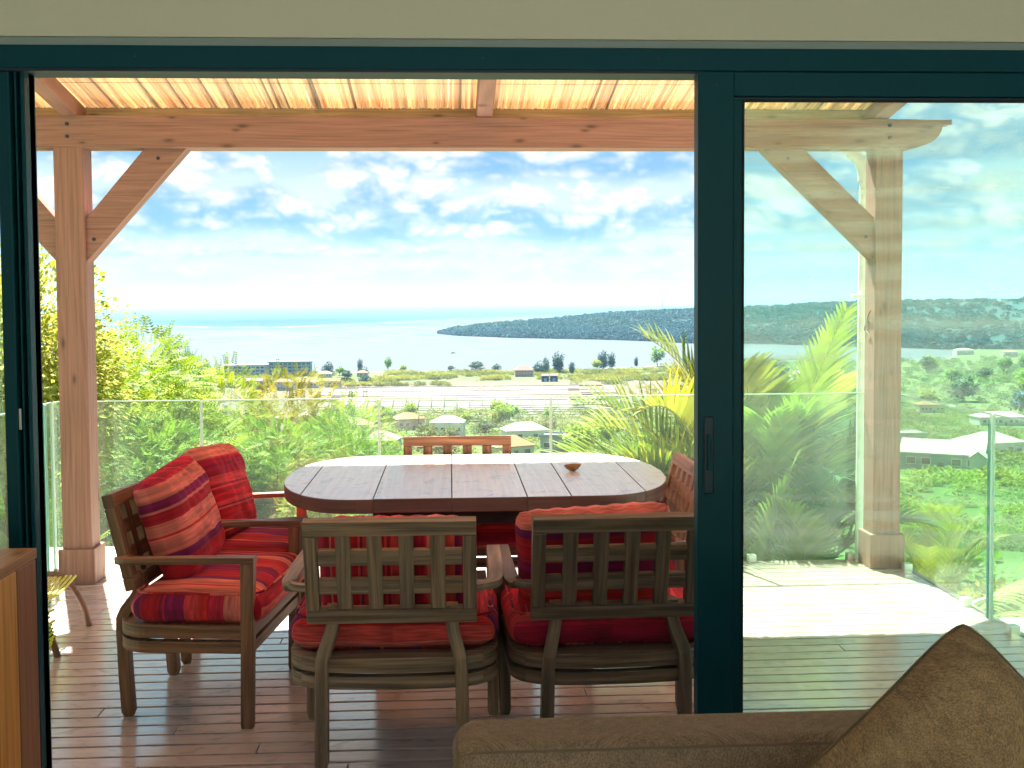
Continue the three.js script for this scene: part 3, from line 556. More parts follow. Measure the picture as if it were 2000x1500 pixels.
function seatCushionGeo(seed) {
  const w = 0.70, h = 0.145, d = 0.50, r = 0.062, g = new THREE.BoxGeometry(w, h, d, 22, 8, 18), p = g.attributes.position, n = g.attributes.normal, uv = g.attributes.uv;
  for (let i = 0; i < p.count; i++) {
    const P = [p.getX(i), p.getY(i), p.getZ(i)], H = [w / 2, h / 2, d / 2], q = P.map((v, k) => clamp(v, -H[k] + r, H[k] - r)), o = P.map((v, k) => v - q[k]), l = Math.hypot(...o);
    const N = [Math.abs(n.getX(i)), Math.abs(n.getY(i)), Math.abs(n.getZ(i))];
    if (N[1] > 0.5) uv.setXY(i, P[0] + 0.4, P[2] + 0.4); else if (N[0] > 0.5) uv.setXY(i, P[2] + 0.21 + seed, P[1]); else uv.setXY(i, P[1] * 0.35 + 0.1 + seed, P[0]);
    let v = l > 1e-6 ? q.map((c, k) => c + (o[k] / l) * r) : q;
    const u = P[0] / H[0], z = P[2] / H[2], bul = (1 - u * u) * (1 - z * z), belly = (1 - (P[1] / H[1]) ** 2) * 0.018;
    v = [v[0] + Math.sign(u) * belly * Math.abs(u) ** 3, v[1] + (P[1] > 0 ? 0.022 * bul : -0.006 * bul) + 0.006 * noise(P[0] * 7 + seed * 9, P[1] * 7, P[2] * 7), v[2] + Math.sign(z) * belly * Math.abs(z) ** 3];
    p.setXYZ(i, ...v);
  }
  g.computeVertexNormals(); return g.translate(0, 0.452, -0.06);
}
function pipingGeo() { const pts = [], w = 0.345, d = 0.245, c = 0.055; for (const [sx, sz, a0] of [[1, 1, 0], [-1, 1, 90], [-1, -1, 180], [1, -1, 270]]) for (let k = 0; k <= 4; k++) { const a = R(a0 + k * 22.5); pts.push([sx * (w - c) + Math.cos(a) * c, 0.512 + 0.003 * Math.sin(k * 3 + a0), sz * (d - c) + Math.sin(a) * c - 0.06]); } return tube(pts, 0.0048, 70, 5, true); }
const PIPING = pipingGeo();
// a square pillow standing in the xy plane, thickness along z
function pillowGeo(w, h, T, seed, { ear = 0.05, wrinkle = 0.006, top = 0, along = 0 } = {}) {
  const N = 30, pos = [], uv = [], idx = [];
  for (const s of [1, -1]) for (let j = 0; j <= N; j++) for (let i = 0; i <= N; i++) {
    const u = (i / N) * 2 - 1, v = (j / N) * 2 - 1, e = Math.max(0, (1 - u ** 4) * (1 - v ** 4)), th = T * 0.5 * Math.pow(e, 0.42);
    const pin = 1 - ear * (1 - v * v) * Math.abs(u) ** 3, pin2 = 1 - ear * (1 - u * u) * Math.abs(v) ** 3, ga = top * Math.max(0, v) ** 2 * 0.012 * Math.sin(u * 26 + seed);
    const wr = wrinkle * e * (noise(u * 2.6 + seed, v * 2.6, s * 3) + 0.6 * noise(u * 7 + seed, v * 4, s)) + ga * e;
    const rc = 1 - 0.075 * Math.pow(Math.abs(u * v), 5), fold = wrinkle * 0.7 * Math.pow(Math.abs(u * v), 1.5) * Math.sin((u - v) * 11 + seed * 3) * Math.min(1, e * 4);
    const x = (u * w / 2) * pin * rc, y = (v * h / 2) * pin2 * rc + ga * 0.6; pos.push(x, y, s * (th + wr + fold)); along ? uv.push(y + seed, x) : uv.push(x + seed, y);
  }
  const K = (N + 1) ** 2;
  for (let j = 0; j < N; j++) for (let i = 0; i < N; i++) { const a = j * (N + 1) + i, b = a + 1, c = a + N + 1, d = c + 1; idx.push(a, b, d, a, d, c, K + a, K + d, K + b, K + a, K + c, K + d); }
  const g = new THREE.BufferGeometry(); g.setAttribute('position', new THREE.Float32BufferAttribute(pos, 3)); g.setAttribute('uv', new THREE.Float32BufferAttribute(uv, 2)); g.setIndex(idx); g.computeVertexNormals(); return g;
}
{
  const far = makeChair(M.chairRed), grey = makeChair(M.chairGrey), dark = makeChair(M.chairShaded), red = makeChair(M.chairRed), pale = makeChair(M.teak);
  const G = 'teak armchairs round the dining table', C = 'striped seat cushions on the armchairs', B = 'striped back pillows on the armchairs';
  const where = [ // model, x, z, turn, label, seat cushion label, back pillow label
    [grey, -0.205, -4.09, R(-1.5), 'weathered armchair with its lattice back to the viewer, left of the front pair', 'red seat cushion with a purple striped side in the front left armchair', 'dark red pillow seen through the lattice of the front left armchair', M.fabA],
    [dark, 0.555, -4.09, R(1.5), 'armchair with shade toned into its wood, lattice back half hidden by the door stile', 'red seat cushion in the front armchair beside the door stile', 'red pillow with one corner poking above the back beside the door stile', M.fabB],
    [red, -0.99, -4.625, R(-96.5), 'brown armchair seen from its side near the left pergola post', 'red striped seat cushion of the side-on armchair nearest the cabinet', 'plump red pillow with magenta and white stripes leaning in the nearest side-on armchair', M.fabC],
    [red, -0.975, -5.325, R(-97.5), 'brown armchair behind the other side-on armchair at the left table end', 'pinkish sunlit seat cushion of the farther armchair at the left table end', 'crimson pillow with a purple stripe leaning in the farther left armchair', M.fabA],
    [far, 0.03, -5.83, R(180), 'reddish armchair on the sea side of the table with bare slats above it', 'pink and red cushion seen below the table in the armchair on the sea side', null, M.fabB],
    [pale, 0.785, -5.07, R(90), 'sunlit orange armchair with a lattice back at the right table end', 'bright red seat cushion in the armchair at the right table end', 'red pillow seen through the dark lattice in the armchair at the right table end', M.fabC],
  ];
  const cushions = [seatCushionGeo(0.05), seatCushionGeo(0.31), seatCushionGeo(0.17)];
  const pil = [pillowGeo(0.56, 0.44, 0.17, 0.12, { top: 0.4 }), pillowGeo(0.58, 0.45, 0.17, 0.45, { top: 0.4, along: 1 }), pillowGeo(0.5, 0.45, 0.2, 0.7, { top: 1.6, along: 1, wrinkle: 0.012 })];
  const seen = new Set();
  where.forEach(([proto, x, z, turn, label, cl, pl, fab], i) => {
    const first = !seen.has(proto); seen.add(proto);
    const c = first ? proto : proto.clone();
    c.name = numbered('armchair'); scene.add(c); c.position.set(x, 0, z); c.rotation.y = turn; c.userData = { label, category: 'armchair', group: G };
    const s = solo('seat_cushion', cushions[i % 3], fab, cl, 'cushion', C); s.position.set(x, 0, z); s.rotation.y = turn; part('piping', PIPING, fab, s);
    if (pl && i !== 5) {
      const g = pil[[0, 1, 2, 2, 0, 0][i]].clone(), lean = i >= 2 ? R(17) : R(14);
      g.rotateZ([0, R(3), R(-5), R(4), 0, 0][i]); g.rotateX(lean); g.translate([0, -0.05, 0, 0.02, 0, 0][i], [0.645, 0.665, 0.73, 0.725, 0, 0][i], [0.09, 0.09, 0.115, 0.115, 0, 0][i]);
      const q = solo('back_pillow', g, [M.fabB, M.fabC, M.fabC, M.fabB][i], pl, 'pillow', B); q.position.set(x, 0, z); q.rotation.y = turn;
    }
  });
}
// low lounge chair half hidden behind the cabinet
{
  const t = thing('lounge_chair', 'low brown tube lounge chair laced with yellow cord beside the left railing', 'chair', -2.02, 0, -5.15);
  part('frame', tube([[0.215, 0.0, -0.03], [0.19, 0.10, -0.02], [0.15, 0.21, 0.0], [0.08, 0.262, 0.01], [0, 0.27, 0.01], [-0.08, 0.262, 0.01], [-0.15, 0.21, 0.0], [-0.19, 0.10, -0.02], [-0.215, 0, -0.03]], 0.016, 40, 8), M.brownTube, t);
  part('frame', tube([[0.2, 0.0, -0.53], [0.17, 0.12, -0.52], [0.08, 0.262, -0.5], [0, 0.27, -0.5], [-0.08, 0.262, -0.5], [-0.17, 0.12, -0.52], [-0.2, 0, -0.53]], 0.016, 40, 8), M.brownTube, t);
  const cords = []; for (let k = 0; k < 12; k++) { const y = 0.24 - k * 0.017; cords.push(tube([[-0.02, y - 0.10, 0.02], [0.08, y - 0.035, 0.035], [0.155 + k * 0.003, y, 0.02], [0.20 + rr(0, 0.03), y + 0.03, 0.03]], 0.0055, 8, 5)); }
  part('cord_lacing', mergeGeometries(cords), M.cord, t);
  const top = []; for (let k = 0; k < 14; k++) top.push(tube([[-0.15 + k * 0.023, 0.262, 0.0], [-0.15 + k * 0.023, 0.235, -0.25], [-0.15 + k * 0.023, 0.262, -0.5]], 0.006, 6, 5));
  part('cord_seat', mergeGeometries(top), M.cord, t);
}

// ------------------------------------------------------------------ room furniture
{
  const t = thing('wooden_cabinet', 'brown wooden cabinet at the left edge by the door jamb', 'cabinet');
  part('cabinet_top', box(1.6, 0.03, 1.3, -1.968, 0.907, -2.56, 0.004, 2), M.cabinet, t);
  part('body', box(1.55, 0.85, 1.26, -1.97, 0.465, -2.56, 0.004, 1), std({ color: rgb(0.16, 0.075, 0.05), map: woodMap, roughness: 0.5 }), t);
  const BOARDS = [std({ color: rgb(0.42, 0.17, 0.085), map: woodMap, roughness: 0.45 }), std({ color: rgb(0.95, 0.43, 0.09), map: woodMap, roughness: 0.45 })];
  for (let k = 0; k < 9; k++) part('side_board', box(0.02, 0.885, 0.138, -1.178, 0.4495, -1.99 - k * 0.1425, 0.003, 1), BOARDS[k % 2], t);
  for (const z of [-1.97, -3.15]) part('foot', box(0.06, 0.05, 0.06, -1.24, 0.016, z, 0.004), M.frameDark, t);
}
{
  const t = thing('table_lamp', 'white tapered lamp shade on the cabinet at the left edge', 'lamp');
  const s = new THREE.LatheGeometry([[0.10, 0.36], [0.135, 0.18], [0.19, 0.012], [0.187, 0.012], [0.132, 0.18], [0.097, 0.36]].map((p) => new THREE.Vector2(...p)), 32); s.translate(-1.43, 0.93, -3.0);
  part('shade', s, std({ color: rgb(0.85, 0.87, 0.92), roughness: 0.7 }), t);
  const b = new THREE.LatheGeometry([[0, 0], [0.07, 0], [0.07, 0.012], [0.012, 0.02], [0.012, 0.3], [0, 0.3]].map((p) => new THREE.Vector2(...p)), 20); b.translate(-1.43, 0.922, -3.0);
  part('base', b, M.chrome, t);
}
{
  const t = thing('sofa', 'beige brown fabric sofa with a low rounded back, seen from inside', 'sofa');
  const sb = (w, h, d, r, x, y, z) => { const g = new RoundedBoxGeometry(w, h, d, 5, r); grainUV(g, 0); return g.translate(x, y, z); };
  part('backrest', sb(2.5, 0.60, 0.20, 0.055, 1.245, 0.445, -2.225), M.sofa, t);
  part('base', sb(2.4, 0.20, 0.85, 0.03, 1.3, 0.19, -1.75), M.sofa, t);
  for (let k = 0; k < 2; k++) part('seat_cushion', sb(1.1, 0.17, 0.70, 0.05, 0.72 + k * 1.12, 0.375, -1.74), M.sofa, t);
  part('arm', sb(0.2, 0.5, 0.85, 0.05, 2.42, 0.35, -1.70), M.sofa, t);
  for (const x of [0.15, 2.4]) for (const z of [-2.1, -1.4]) part('foot', box(0.05, 0.1, 0.05, x, 0.04, z, 0.004), M.frameDark, t);
}
{
  const pl = (geo, x, y, z, rx, ry, rz, mat, label) => { geo.rotateZ(rz); geo.rotateX(rx); geo.rotateY(ry); geo.translate(x, y, z); const q = solo('sofa_pillow', geo, mat, label, 'pillow', 'pillows on the sofa'); const N = 30, P = geo.attributes.position, ring = []; for (let i = 0; i < N; i += 2) ring.push(i); for (let j = 0; j < N; j += 2) ring.push(j * (N + 1) + N); for (let i = N; i > 0; i -= 2) ring.push(N * (N + 1) + i); for (let j = N; j > 0; j -= 2) ring.push(j * (N + 1)); part('piping', tube(ring.map((i) => [P.getX(i), P.getY(i), P.getZ(i)]), 0.004, 160, 6, true), mat, q); };
  pl(pillowGeo(0.50, 0.50, 0.22, 3.3, { ear: 0.05, wrinkle: 0.026 }), 0.885, 0.703, -1.86, R(-14), R(-8), R(43), M.pillow, 'large brown velvet pillow standing on its corner on the sofa');
  pl(pillowGeo(0.40, 0.36, 0.16, 5.1, { ear: 0.04, wrinkle: 0.012 }), 0.66, 0.625, -1.60, R(-24), R(4), R(8), M.pillowPale, 'pale small pillow whose top just shows below the large brown pillow');
  pl(pillowGeo(0.42, 0.42, 0.16, 6.2, { ear: 0.04, wrinkle: 0.012 }), 1.02, 0.60, -1.62, R(-20), R(-10), R(35), M.sofa, 'tan pillow at the right edge in front of the large brown pillow');
}
// where the houses stand
const TG = 'houses of the town below';
const HOUSES = [
  { s: 'large white hip-roofed house', x: -28.6, z: -297, w: 12.9, d: 9, h: 3.6, rh: 2.4, turn: R(14), wall: 'white', label: 'large white hip-roofed house just left of the far chair, nearest of the town' },
  { s: 'grey-walled hip-roofed house', x: -18.0, z: -286, w: 9.0, d: 7.5, h: 3.8, rh: 2.0, turn: R(-10), wall: 'grey', label: 'white hip-roofed house with grey walls behind the glass joint left of the far chair' },
  { s: 'small pinkish roof', x: -84.7, z: -580, w: 9.0, d: 7, h: 3.2, wall: 'cream', rm: 'roofPink', turn: R(20), label: 'small pinkish roof among the trees above the left table end' },
  { s: 'small pale roof', x: -76, z: -612, w: 10.1, d: 8, h: 3.4, wall: 'pink', rm: 'roofWhite', turn: R(-15), label: 'small pale roof right beside the pinkish roof above the left table end' },
  { s: 'cream house behind the bushes', x: -51.5, z: -500, w: 11.2, d: 8, h: 3.4, wall: 'cream', rm: 'roofWhite', turn: R(8), label: 'cream house half hidden by bushes behind the large white hip roof' },
  { s: 'cream house with pink roof', x: -38, z: -445, w: 12.3, d: 8, h: 4.0, wall: 'cream', rm: 'roofPink', turn: R(-12), label: 'cream house with a pink roof right behind the large white hip roof' },
  { s: 'pink house with orange roof', x: -18.8, z: -486, w: 12.3, d: 9, h: 4.2, wall: 'pink', rm: 'roofOrange', turn: R(18), label: 'pink house with an orange roof at the foot of the salt pans' },
  { s: 'mint-roofed house', x: -1.4, z: -424, w: 12.3, d: 9, h: 4.6, wall: 'white', rm: 'roofMint', turn: R(-6), label: 'white house with a pale mint hip roof above the far chair' },
  { s: 'wide-roofed white house', x: 24.7, z: -380, w: 14.6, d: 9, h: 3.4, wall: 'white', rm: 'roofWhite', turn: R(10), label: 'white wide-roofed house beside the left palm leaves' },
  { s: 'small grey flat-roofed house', x: 27.5, z: -297, w: 6.7, d: 6, h: 3.8, wall: 'grey', rm: 'roofGrey', turn: R(-20), roof: 'flat', label: 'small grey flat-roofed house behind the arching palm leaves' },
  { s: 'low orange-roofed house', x: 14.1, z: -275, w: 10.1, d: 7, h: 2.6, wall: 'cream', rm: 'roofOrange', turn: R(25), label: 'low house with an orange roof right of the far chair' },
  { s: 'grey-roofed house', x: -60, z: -392, w: 11.2, d: 8, h: 3.5, wall: 'white', rm: 'roofGrey', turn: R(30), label: 'grey-roofed house at the edge of the left trees' },
  { s: 'pink gabled house', x: -190, z: -1102, w: 15.7, d: 10, h: 7, wall: 'pink', rm: 'roofPink', roof: 'gable', label: 'pink gabled house on the plain below the long hotel', storeys: 2 },
  { s: 'cream two-storey house', x: -160, z: -1085, w: 17.9, d: 10, h: 7, wall: 'cream', rm: 'roofPink', label: 'cream two-storey house right of the pink gabled house on the plain', storeys: 2 },
  { s: 'house with broad pink roof', x: -141, z: -1115, w: 20.2, d: 12, h: 5, wall: 'white', rm: 'roofPink', label: 'white house with a broad pink roof on the plain below the hotel' },
  { s: 'cream gabled house below the hotel', x: -118, z: -1125, w: 15.7, d: 10, h: 5, wall: 'cream', rm: 'roofOrange', roof: 'gable', label: 'cream gabled house at the end of the row below the hotel' },
  { s: 'white shore roof', x: -141, z: -1269, w: 14.6, d: 9, h: 4, wall: 'white', rm: 'roofWhite', label: 'white roof by the shore right of the hotel' },
  { s: 'small pink shore roof', x: -100, z: -1275, w: 12.3, d: 8, h: 4, wall: 'cream', rm: 'roofPink', label: 'small pink roof between the dark round shore trees' },
  { s: 'pink shore house', x: 80.8, z: -1252, w: 20.2, d: 12, h: 6, rh: 5, wall: 'pink', rm: 'roofPink', label: 'pink hip-roofed house left of the spiky dark shore trees', storeys: 2 },
  { s: 'white house by the tall palm leaf', x: 368, z: -1165, w: 22.4, d: 12, h: 5, wall: 'white', rm: 'roofWhite', label: 'white house on the plain beside the tall palm leaf' },
  { s: 'white flat-roofed house', x: 395, z: -1080, w: 17.9, d: 10, h: 5, wall: 'white', rm: 'roofGrey', roof: 'flat', label: 'white flat-roofed house on the plain left of the right pergola post' },
  { s: 'far-shore white house', x: 768, z: -1650, w: 26.9, d: 14, h: 6, wall: 'white', rm: 'roofWhite', label: 'white house at the far shore right of the right pergola post' },
  { s: 'pinkish roof at the bay end', x: 800, z: -1574, w: 20.2, d: 12, h: 6, wall: 'white', rm: 'roofPink', label: 'white house with pinkish roof at the right end of the bay' },
  { s: 'cream gabled house under the hill', x: 860, z: -1480, w: 20.2, d: 12, h: 6, wall: 'cream', rm: 'roofWhite', roof: 'gable', label: 'cream gabled house under the hill at the right picture edge' },
  { s: 'dark blue roof', x: 447, z: -850, w: 17.9, d: 10, h: 6, wall: 'blue', rm: 'roofBlue', roof: 'gable', label: 'building with a dark blue roof at the right picture edge' },
  { s: 'long pale roof', x: 284, z: -570, w: 24.6, d: 12, h: 4, wall: 'white', rm: 'roofWhite', label: 'long pale roof behind the dark railing joint' },
  { s: 'shaded house', x: 100, z: -223, w: 15.7, d: 8, h: 3.4, rh: 2.2, wall: 'grey', rm: 'roofWhite', roof: 'gable', turn: R(-32), label: 'pale-roofed house with shade toned into its grey front right of the right pergola post' },  // shade of the front is put into the grey wall colour
  { s: 'white house behind the shaded one', x: 147, z: -300, w: 14.6, d: 11, h: 3.4, rh: 2.6, wall: 'white', rm: 'roofWhite', turn: R(12), label: 'white hip-roofed house right behind the shaded front' },
  { s: 'long white flat roof', x: 150, z: -372, w: 17.9, d: 9, h: 3, wall: 'white', rm: 'roofWhite', roof: 'flat', label: 'long white flat roof above the shaded house' },
  { s: 'orange-roofed house in the right plain', x: 330, z: -760, w: 17.9, d: 10, h: 5, wall: 'cream', rm: 'roofOrange', label: 'cream house with an orange roof in the green plain on the right' },
];
// ------------------------------------------------------------------ headland across the bay
const GREEN = { lime: [[0.16, 0.26, 0.014], [0.40, 0.46, 0.03]], mid: [[0.07, 0.20, 0.02], [0.28, 0.42, 0.04]], deep: [[0.012, 0.05, 0.018], [0.04, 0.11, 0.02]], gold: [[0.22, 0.20, 0.01], [0.36, 0.32, 0.03]], teal: [[0.010, 0.05, 0.035], [0.025, 0.09, 0.045]], olive: [[0.09, 0.12, 0.015], [0.17, 0.18, 0.03]] };
const WL = [[-33, 3110, 6], [25, 2900, 16], [146, 2690, 29], [258, 2582, 38], [362, 2482, 46], [447, 2327, 51], [480, 2229, 54], [577, 2205, 57], [688, 2070, 62], [786, 1950, 68], [834, 1851, 72], [1000, 1760, 76], [1500, 1800, 84], [2400, 1900, 90]];
function headland(s) { const i = Math.min(WL.length - 2, Math.floor(s)), t = s - i, a = WL[i], b = WL[i + 1]; return [lerp(a[0], b[0], t), lerp(a[1], b[1], t), lerp(a[2], b[2], t)]; }
function headPoint(s, t) { // s along the shore, t from the near shore (0) over the ridge to the far side (1)
  const [x, d, h] = headland(s), depth = 150 + 900 * sstep(0, 6, s), z = -d - t * depth;
  const y = -83 + (h + 3) * (0.32 * sstep(0, 0.06, t) + 0.68 * sstep(0.05, 0.5, t)) * (1 - sstep(0.72, 1.05, t)) + sstep(0.02, 0.2, t) * 5 * fbm(x * 0.006, t * 3, z * 0.006, 3);
  return [x + t * 60, y, z];
}
{
  const nS = 120, nT = 30, pos = [], idx = [];
  for (let i = 0; i <= nS; i++) for (let j = 0; j <= nT; j++) pos.push(...headPoint((i / nS) * (WL.length - 1.001), j / nT));
  for (let i = 0; i < nS; i++) for (let j = 0; j < nT; j++) { const a = i * (nT + 1) + j, b = a + 1, c = a + nT + 1, d = c + 1; idx.push(a, b, c, b, d, c); }
  const g = new THREE.BufferGeometry(); g.setAttribute('position', new THREE.Float32BufferAttribute(pos, 3)); g.setIndex(idx); g.computeVertexNormals();
  solo('headland', g, std({ color: rgb(0.004, 0.05, 0.055), roughness: 1 }), null, null, null, 'structure');  // teal of distance haze put into the land colour
  // its woods
  const f = mulberry(99), blob = treeGeo({ seed: 4, lobes: [[0, 4, 0, 4.2], [2, 6.5, 1, 2.6]], count: 70, leaf: 3.4, tones: [[0.8, 0.8, 0.8], [1.2, 1.2, 1.2]], trunkR: 0.3 }).crown;
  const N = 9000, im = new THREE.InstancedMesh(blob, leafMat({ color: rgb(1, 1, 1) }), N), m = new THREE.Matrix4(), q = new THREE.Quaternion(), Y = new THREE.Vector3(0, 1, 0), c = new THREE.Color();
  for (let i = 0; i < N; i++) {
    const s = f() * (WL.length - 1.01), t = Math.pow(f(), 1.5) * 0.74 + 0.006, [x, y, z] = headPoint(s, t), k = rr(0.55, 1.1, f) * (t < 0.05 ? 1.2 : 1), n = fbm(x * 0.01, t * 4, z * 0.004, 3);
    const tone = mix3(t < 0.16 ? [0.002, 0.058, 0.085] : [0.005, 0.070, 0.085], [0.07, 0.12, 0.03], clamp((t - 0.12) * 1.5) * clamp(0.2 + n * 1.5) * sstep(900, 300, x));  // blue of distance haze painted into the leaf tones
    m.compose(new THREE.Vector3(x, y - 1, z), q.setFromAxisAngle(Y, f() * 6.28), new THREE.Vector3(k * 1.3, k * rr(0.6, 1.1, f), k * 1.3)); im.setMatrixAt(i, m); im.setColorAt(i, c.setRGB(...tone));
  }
  im.name = 'headland_woods'; tag(im, 'woods with haze toned into their dark teal, covering the headland across the bay', 'woods', null, 'stuff'); scene.add(im);
  const mast = thing('radio_mast', 'thin radio mast rising from the headland ridge', 'mast', 520, -24, -2750);
  part('mast', new THREE.CylinderGeometry(0.5, 0.9, 44, 6).translate(0, 10, 0), M.brownTube, mast);
  part('antenna', box(3, 0.6, 0.6, 0, 28, 0, 0), M.brownTube, mast);
}
// ------------------------------------------------------------------ low growth over the slope and the plain
{
  const f = mulberry(321), bush = treeGeo({ seed: 8, lobes: [[0, 0.5, 0, 0.9], [0.5, 0.8, 0.2, 0.5]], count: 170, leaf: 0.30, tones: [[0.75, 0.75, 0.75], [1.2, 1.2, 1.2]], trunkR: 0.05 }).crown;
  const clear = (x, z) => HOUSES.every((o) => { const d = Math.hypot(o.x, o.z), ux = o.x / d, uz = o.z / d, along = x * ux + z * uz, off = Math.abs(x * uz - z * ux); return off > o.w * 0.75 || along < d - o.w * 0.6 - d * 0.09 || along > d + o.w * 0.7; });
  const spread = (name, label, N, place, tones) => {
    const im = new THREE.InstancedMesh(bush, leafMat(), N), m = new THREE.Matrix4(), q = new THREE.Quaternion(), Y = new THREE.Vector3(0, 1, 0), c = new THREE.Color();
    for (let i = 0; i < N; i++) { let [x, z, k] = place(); for (let w = 0; w < 6 && !clear(x, z); w++) [x, z, k] = place(); m.compose(new THREE.Vector3(x, groundAt(x, z) - 0.1 * k, z), q.setFromAxisAngle(Y, f() * 6.28), new THREE.Vector3(k, k * rr(0.6, 1.0, f), k)); im.setMatrixAt(i, m); const t = clamp(0.5 + 1.2 * noise(x * 0.02, 7, z * 0.02) + rr(-0.3, 0.3, f)); im.setColorAt(i, c.setRGB(...mix3(tones[0], tones[1], t))); }
    im.name = name; tag(im, label, 'undergrowth', null, 'stuff'); scene.add(im);
  };
  const polar = (a0, a1, r0, r1) => { const a = R(rr(a0, a1, f)), r = Math.sqrt(rr(r0 * r0, r1 * r1, f)); return [Math.sin(a) * r, -Math.cos(a) * r]; };
  spread('hill_undergrowth', 'bushy green undergrowth over the hillside below the deck', 3600, () => { const r = 14 + 200 * Math.pow(f(), 1.7), a = R(rr(-34, 34, f)), lawn = a > R(18) && r < 85; return lawn ? [-Math.sin(a) * r, -Math.cos(a) * r, 0.5] : [Math.sin(a) * r, -Math.cos(a) * r, rr(0.3, 0.7, f) * (0.7 + r * 0.012)]; }, [[0.09, 0.18, 0.02], [0.26, 0.34, 0.035]]);
  spread('town_undergrowth', 'yellow green bushes filling the gardens between the town houses', 3400, () => { const [x, z] = polar(-22, 32, 190, 760); return [x, z, rr(1.3, 3.2, f)]; }, [[0.07, 0.14, 0.02], [0.24, 0.25, 0.03]]);
  spread('plain_scrub', 'yellow green scrub along the edge of the plain before the bay', 2600, () => { for (;;) { const x = rr(-300, 330, f), z = -rr(1120, 1340, f), k = fbm(x * 0.012, 3, z * 0.012, 3); if (-z < shoreAt(x) - 45 && k > -0.06 && !(x > 0 && x < 118 && z > -1190) && !(x < -80 && z < -1180 && k < 0.05)) return [x, z, rr(2.2, 4.2, f)]; } }, [[0.13, 0.17, 0.01], [0.30, 0.30, 0.02]]);
  spread('field_scrub', 'scattered lime bushes on the open fields around the pale salt pans', 650, () => { for (;;) { const z = -rr(620, 1150, f), v = (-z - 560) / 535, x = rr(-330, 420, f), l = -78 - 72 * v + 25 * v, q = 95 + 40 * v + 25 * v; if (x < l + 12 || x > q - 14) return [x, z, rr(1.4, 3.4, f)]; } }, [[0.10, 0.16, 0.02], [0.26, 0.28, 0.03]]);
  spread('bay_gardens', 'green gardens and hedges on the plain beyond the right railing', 3000, () => { const x = rr(260, 1000, f), z = -rr(640, 1560, f); return [x, -z < shoreAt(x) - 40 ? z : -rr(700, 1300, f), rr(2, 5, f)]; }, [[0.05, 0.12, 0.03], [0.18, 0.22, 0.04]]);
}
// salt pans on the plain
{
  const f = mulberry(61), bunds = [], x0 = -150, x1 = 135, pans = new THREE.BufferGeometry(), pos = [], col = [], idx = [];
  const P = (u, v) => { const x = lerp(-78 - 72 * v, 95 + 40 * v, u) + 25 * v, z = -lerp(560, 1095, v); return [x, groundAt(x, z), z]; };
  const nu = 24, nv = 20;
  for (let i = 0; i < nu; i++) for (let j = 0; j < nv; j++) {
    const k = pos.length / 3, c = mix3([0.12, 0.095, 0.078], [0.16, 0.135, 0.118], f()), cc = f() < 0.15 ? [0.08, 0.10, 0.045] : j > 13 ? mix3(c, [0.16, 0.112, 0.096], 0.6) : c;
    if ((i < 3 || i > nu - 5 || j < 3) && f() < 0.45) continue;
    for (const [u, v] of [[i, j], [i + 1, j], [i + 1, j + 1], [i, j + 1]]) { const p = P(u / nu, v / nv); pos.push(p[0], p[1] + 0.6, p[2]); col.push(...cc); }
    idx.push(k, k + 1, k + 2, k, k + 2, k + 3);
  }
  pans.setAttribute('position', new THREE.Float32BufferAttribute(pos, 3)); pans.setAttribute('color', new THREE.Float32BufferAttribute(col, 3)); pans.setIndex(idx); pans.computeVertexNormals();
  solo('salt_pans', pans, std({ vertexColors: true, roughness: 0.55 }), null, null, null, 'structure');
  for (let i = 0; i <= nu; i++) bunds.push(sweep([0, 0.25, 0.5, 0.75, 1].map((v) => add(P(i / nu, v), [0, 0.75, 0])), [1, 0, 0], 0.8, 0.8));
  for (let j = 0; j <= nv; j += 2) bunds.push(sweep([0, 0.25, 0.5, 0.75, 1].map((u) => add(P(u, j / nv), [0, 0.75, 0])), [0, 0, 1], 1.4, 0.8));
  solo('field_bunds', mergeGeometries(bunds), std({ color: rgb(0.085, 0.07, 0.05), roughness: 1 }), 'grid of low earth banks between the pale salt pans on the plain', 'banks', null, 'stuff');
  const rocks = []; for (let i = 0; i < 90; i++) { const x = rr(22, 76, f), z = -rr(1045, 1085, f), r = rr(0.6, 2.2, f), g = new THREE.IcosahedronGeometry(r, 0); g.scale(1.6, 0.7, 1); g.rotateY(f() * 6); rocks.push(g.translate(x, groundAt(x, z) + 0.4, z)); }
  solo('rubble_heap', mergeGeometries(rocks), std({ color: rgb(0.30, 0.20, 0.16), roughness: 1 }), 'brown heaps of rubble beside the dark blue sheds on the plain', 'rubble', null, 'stuff');
}
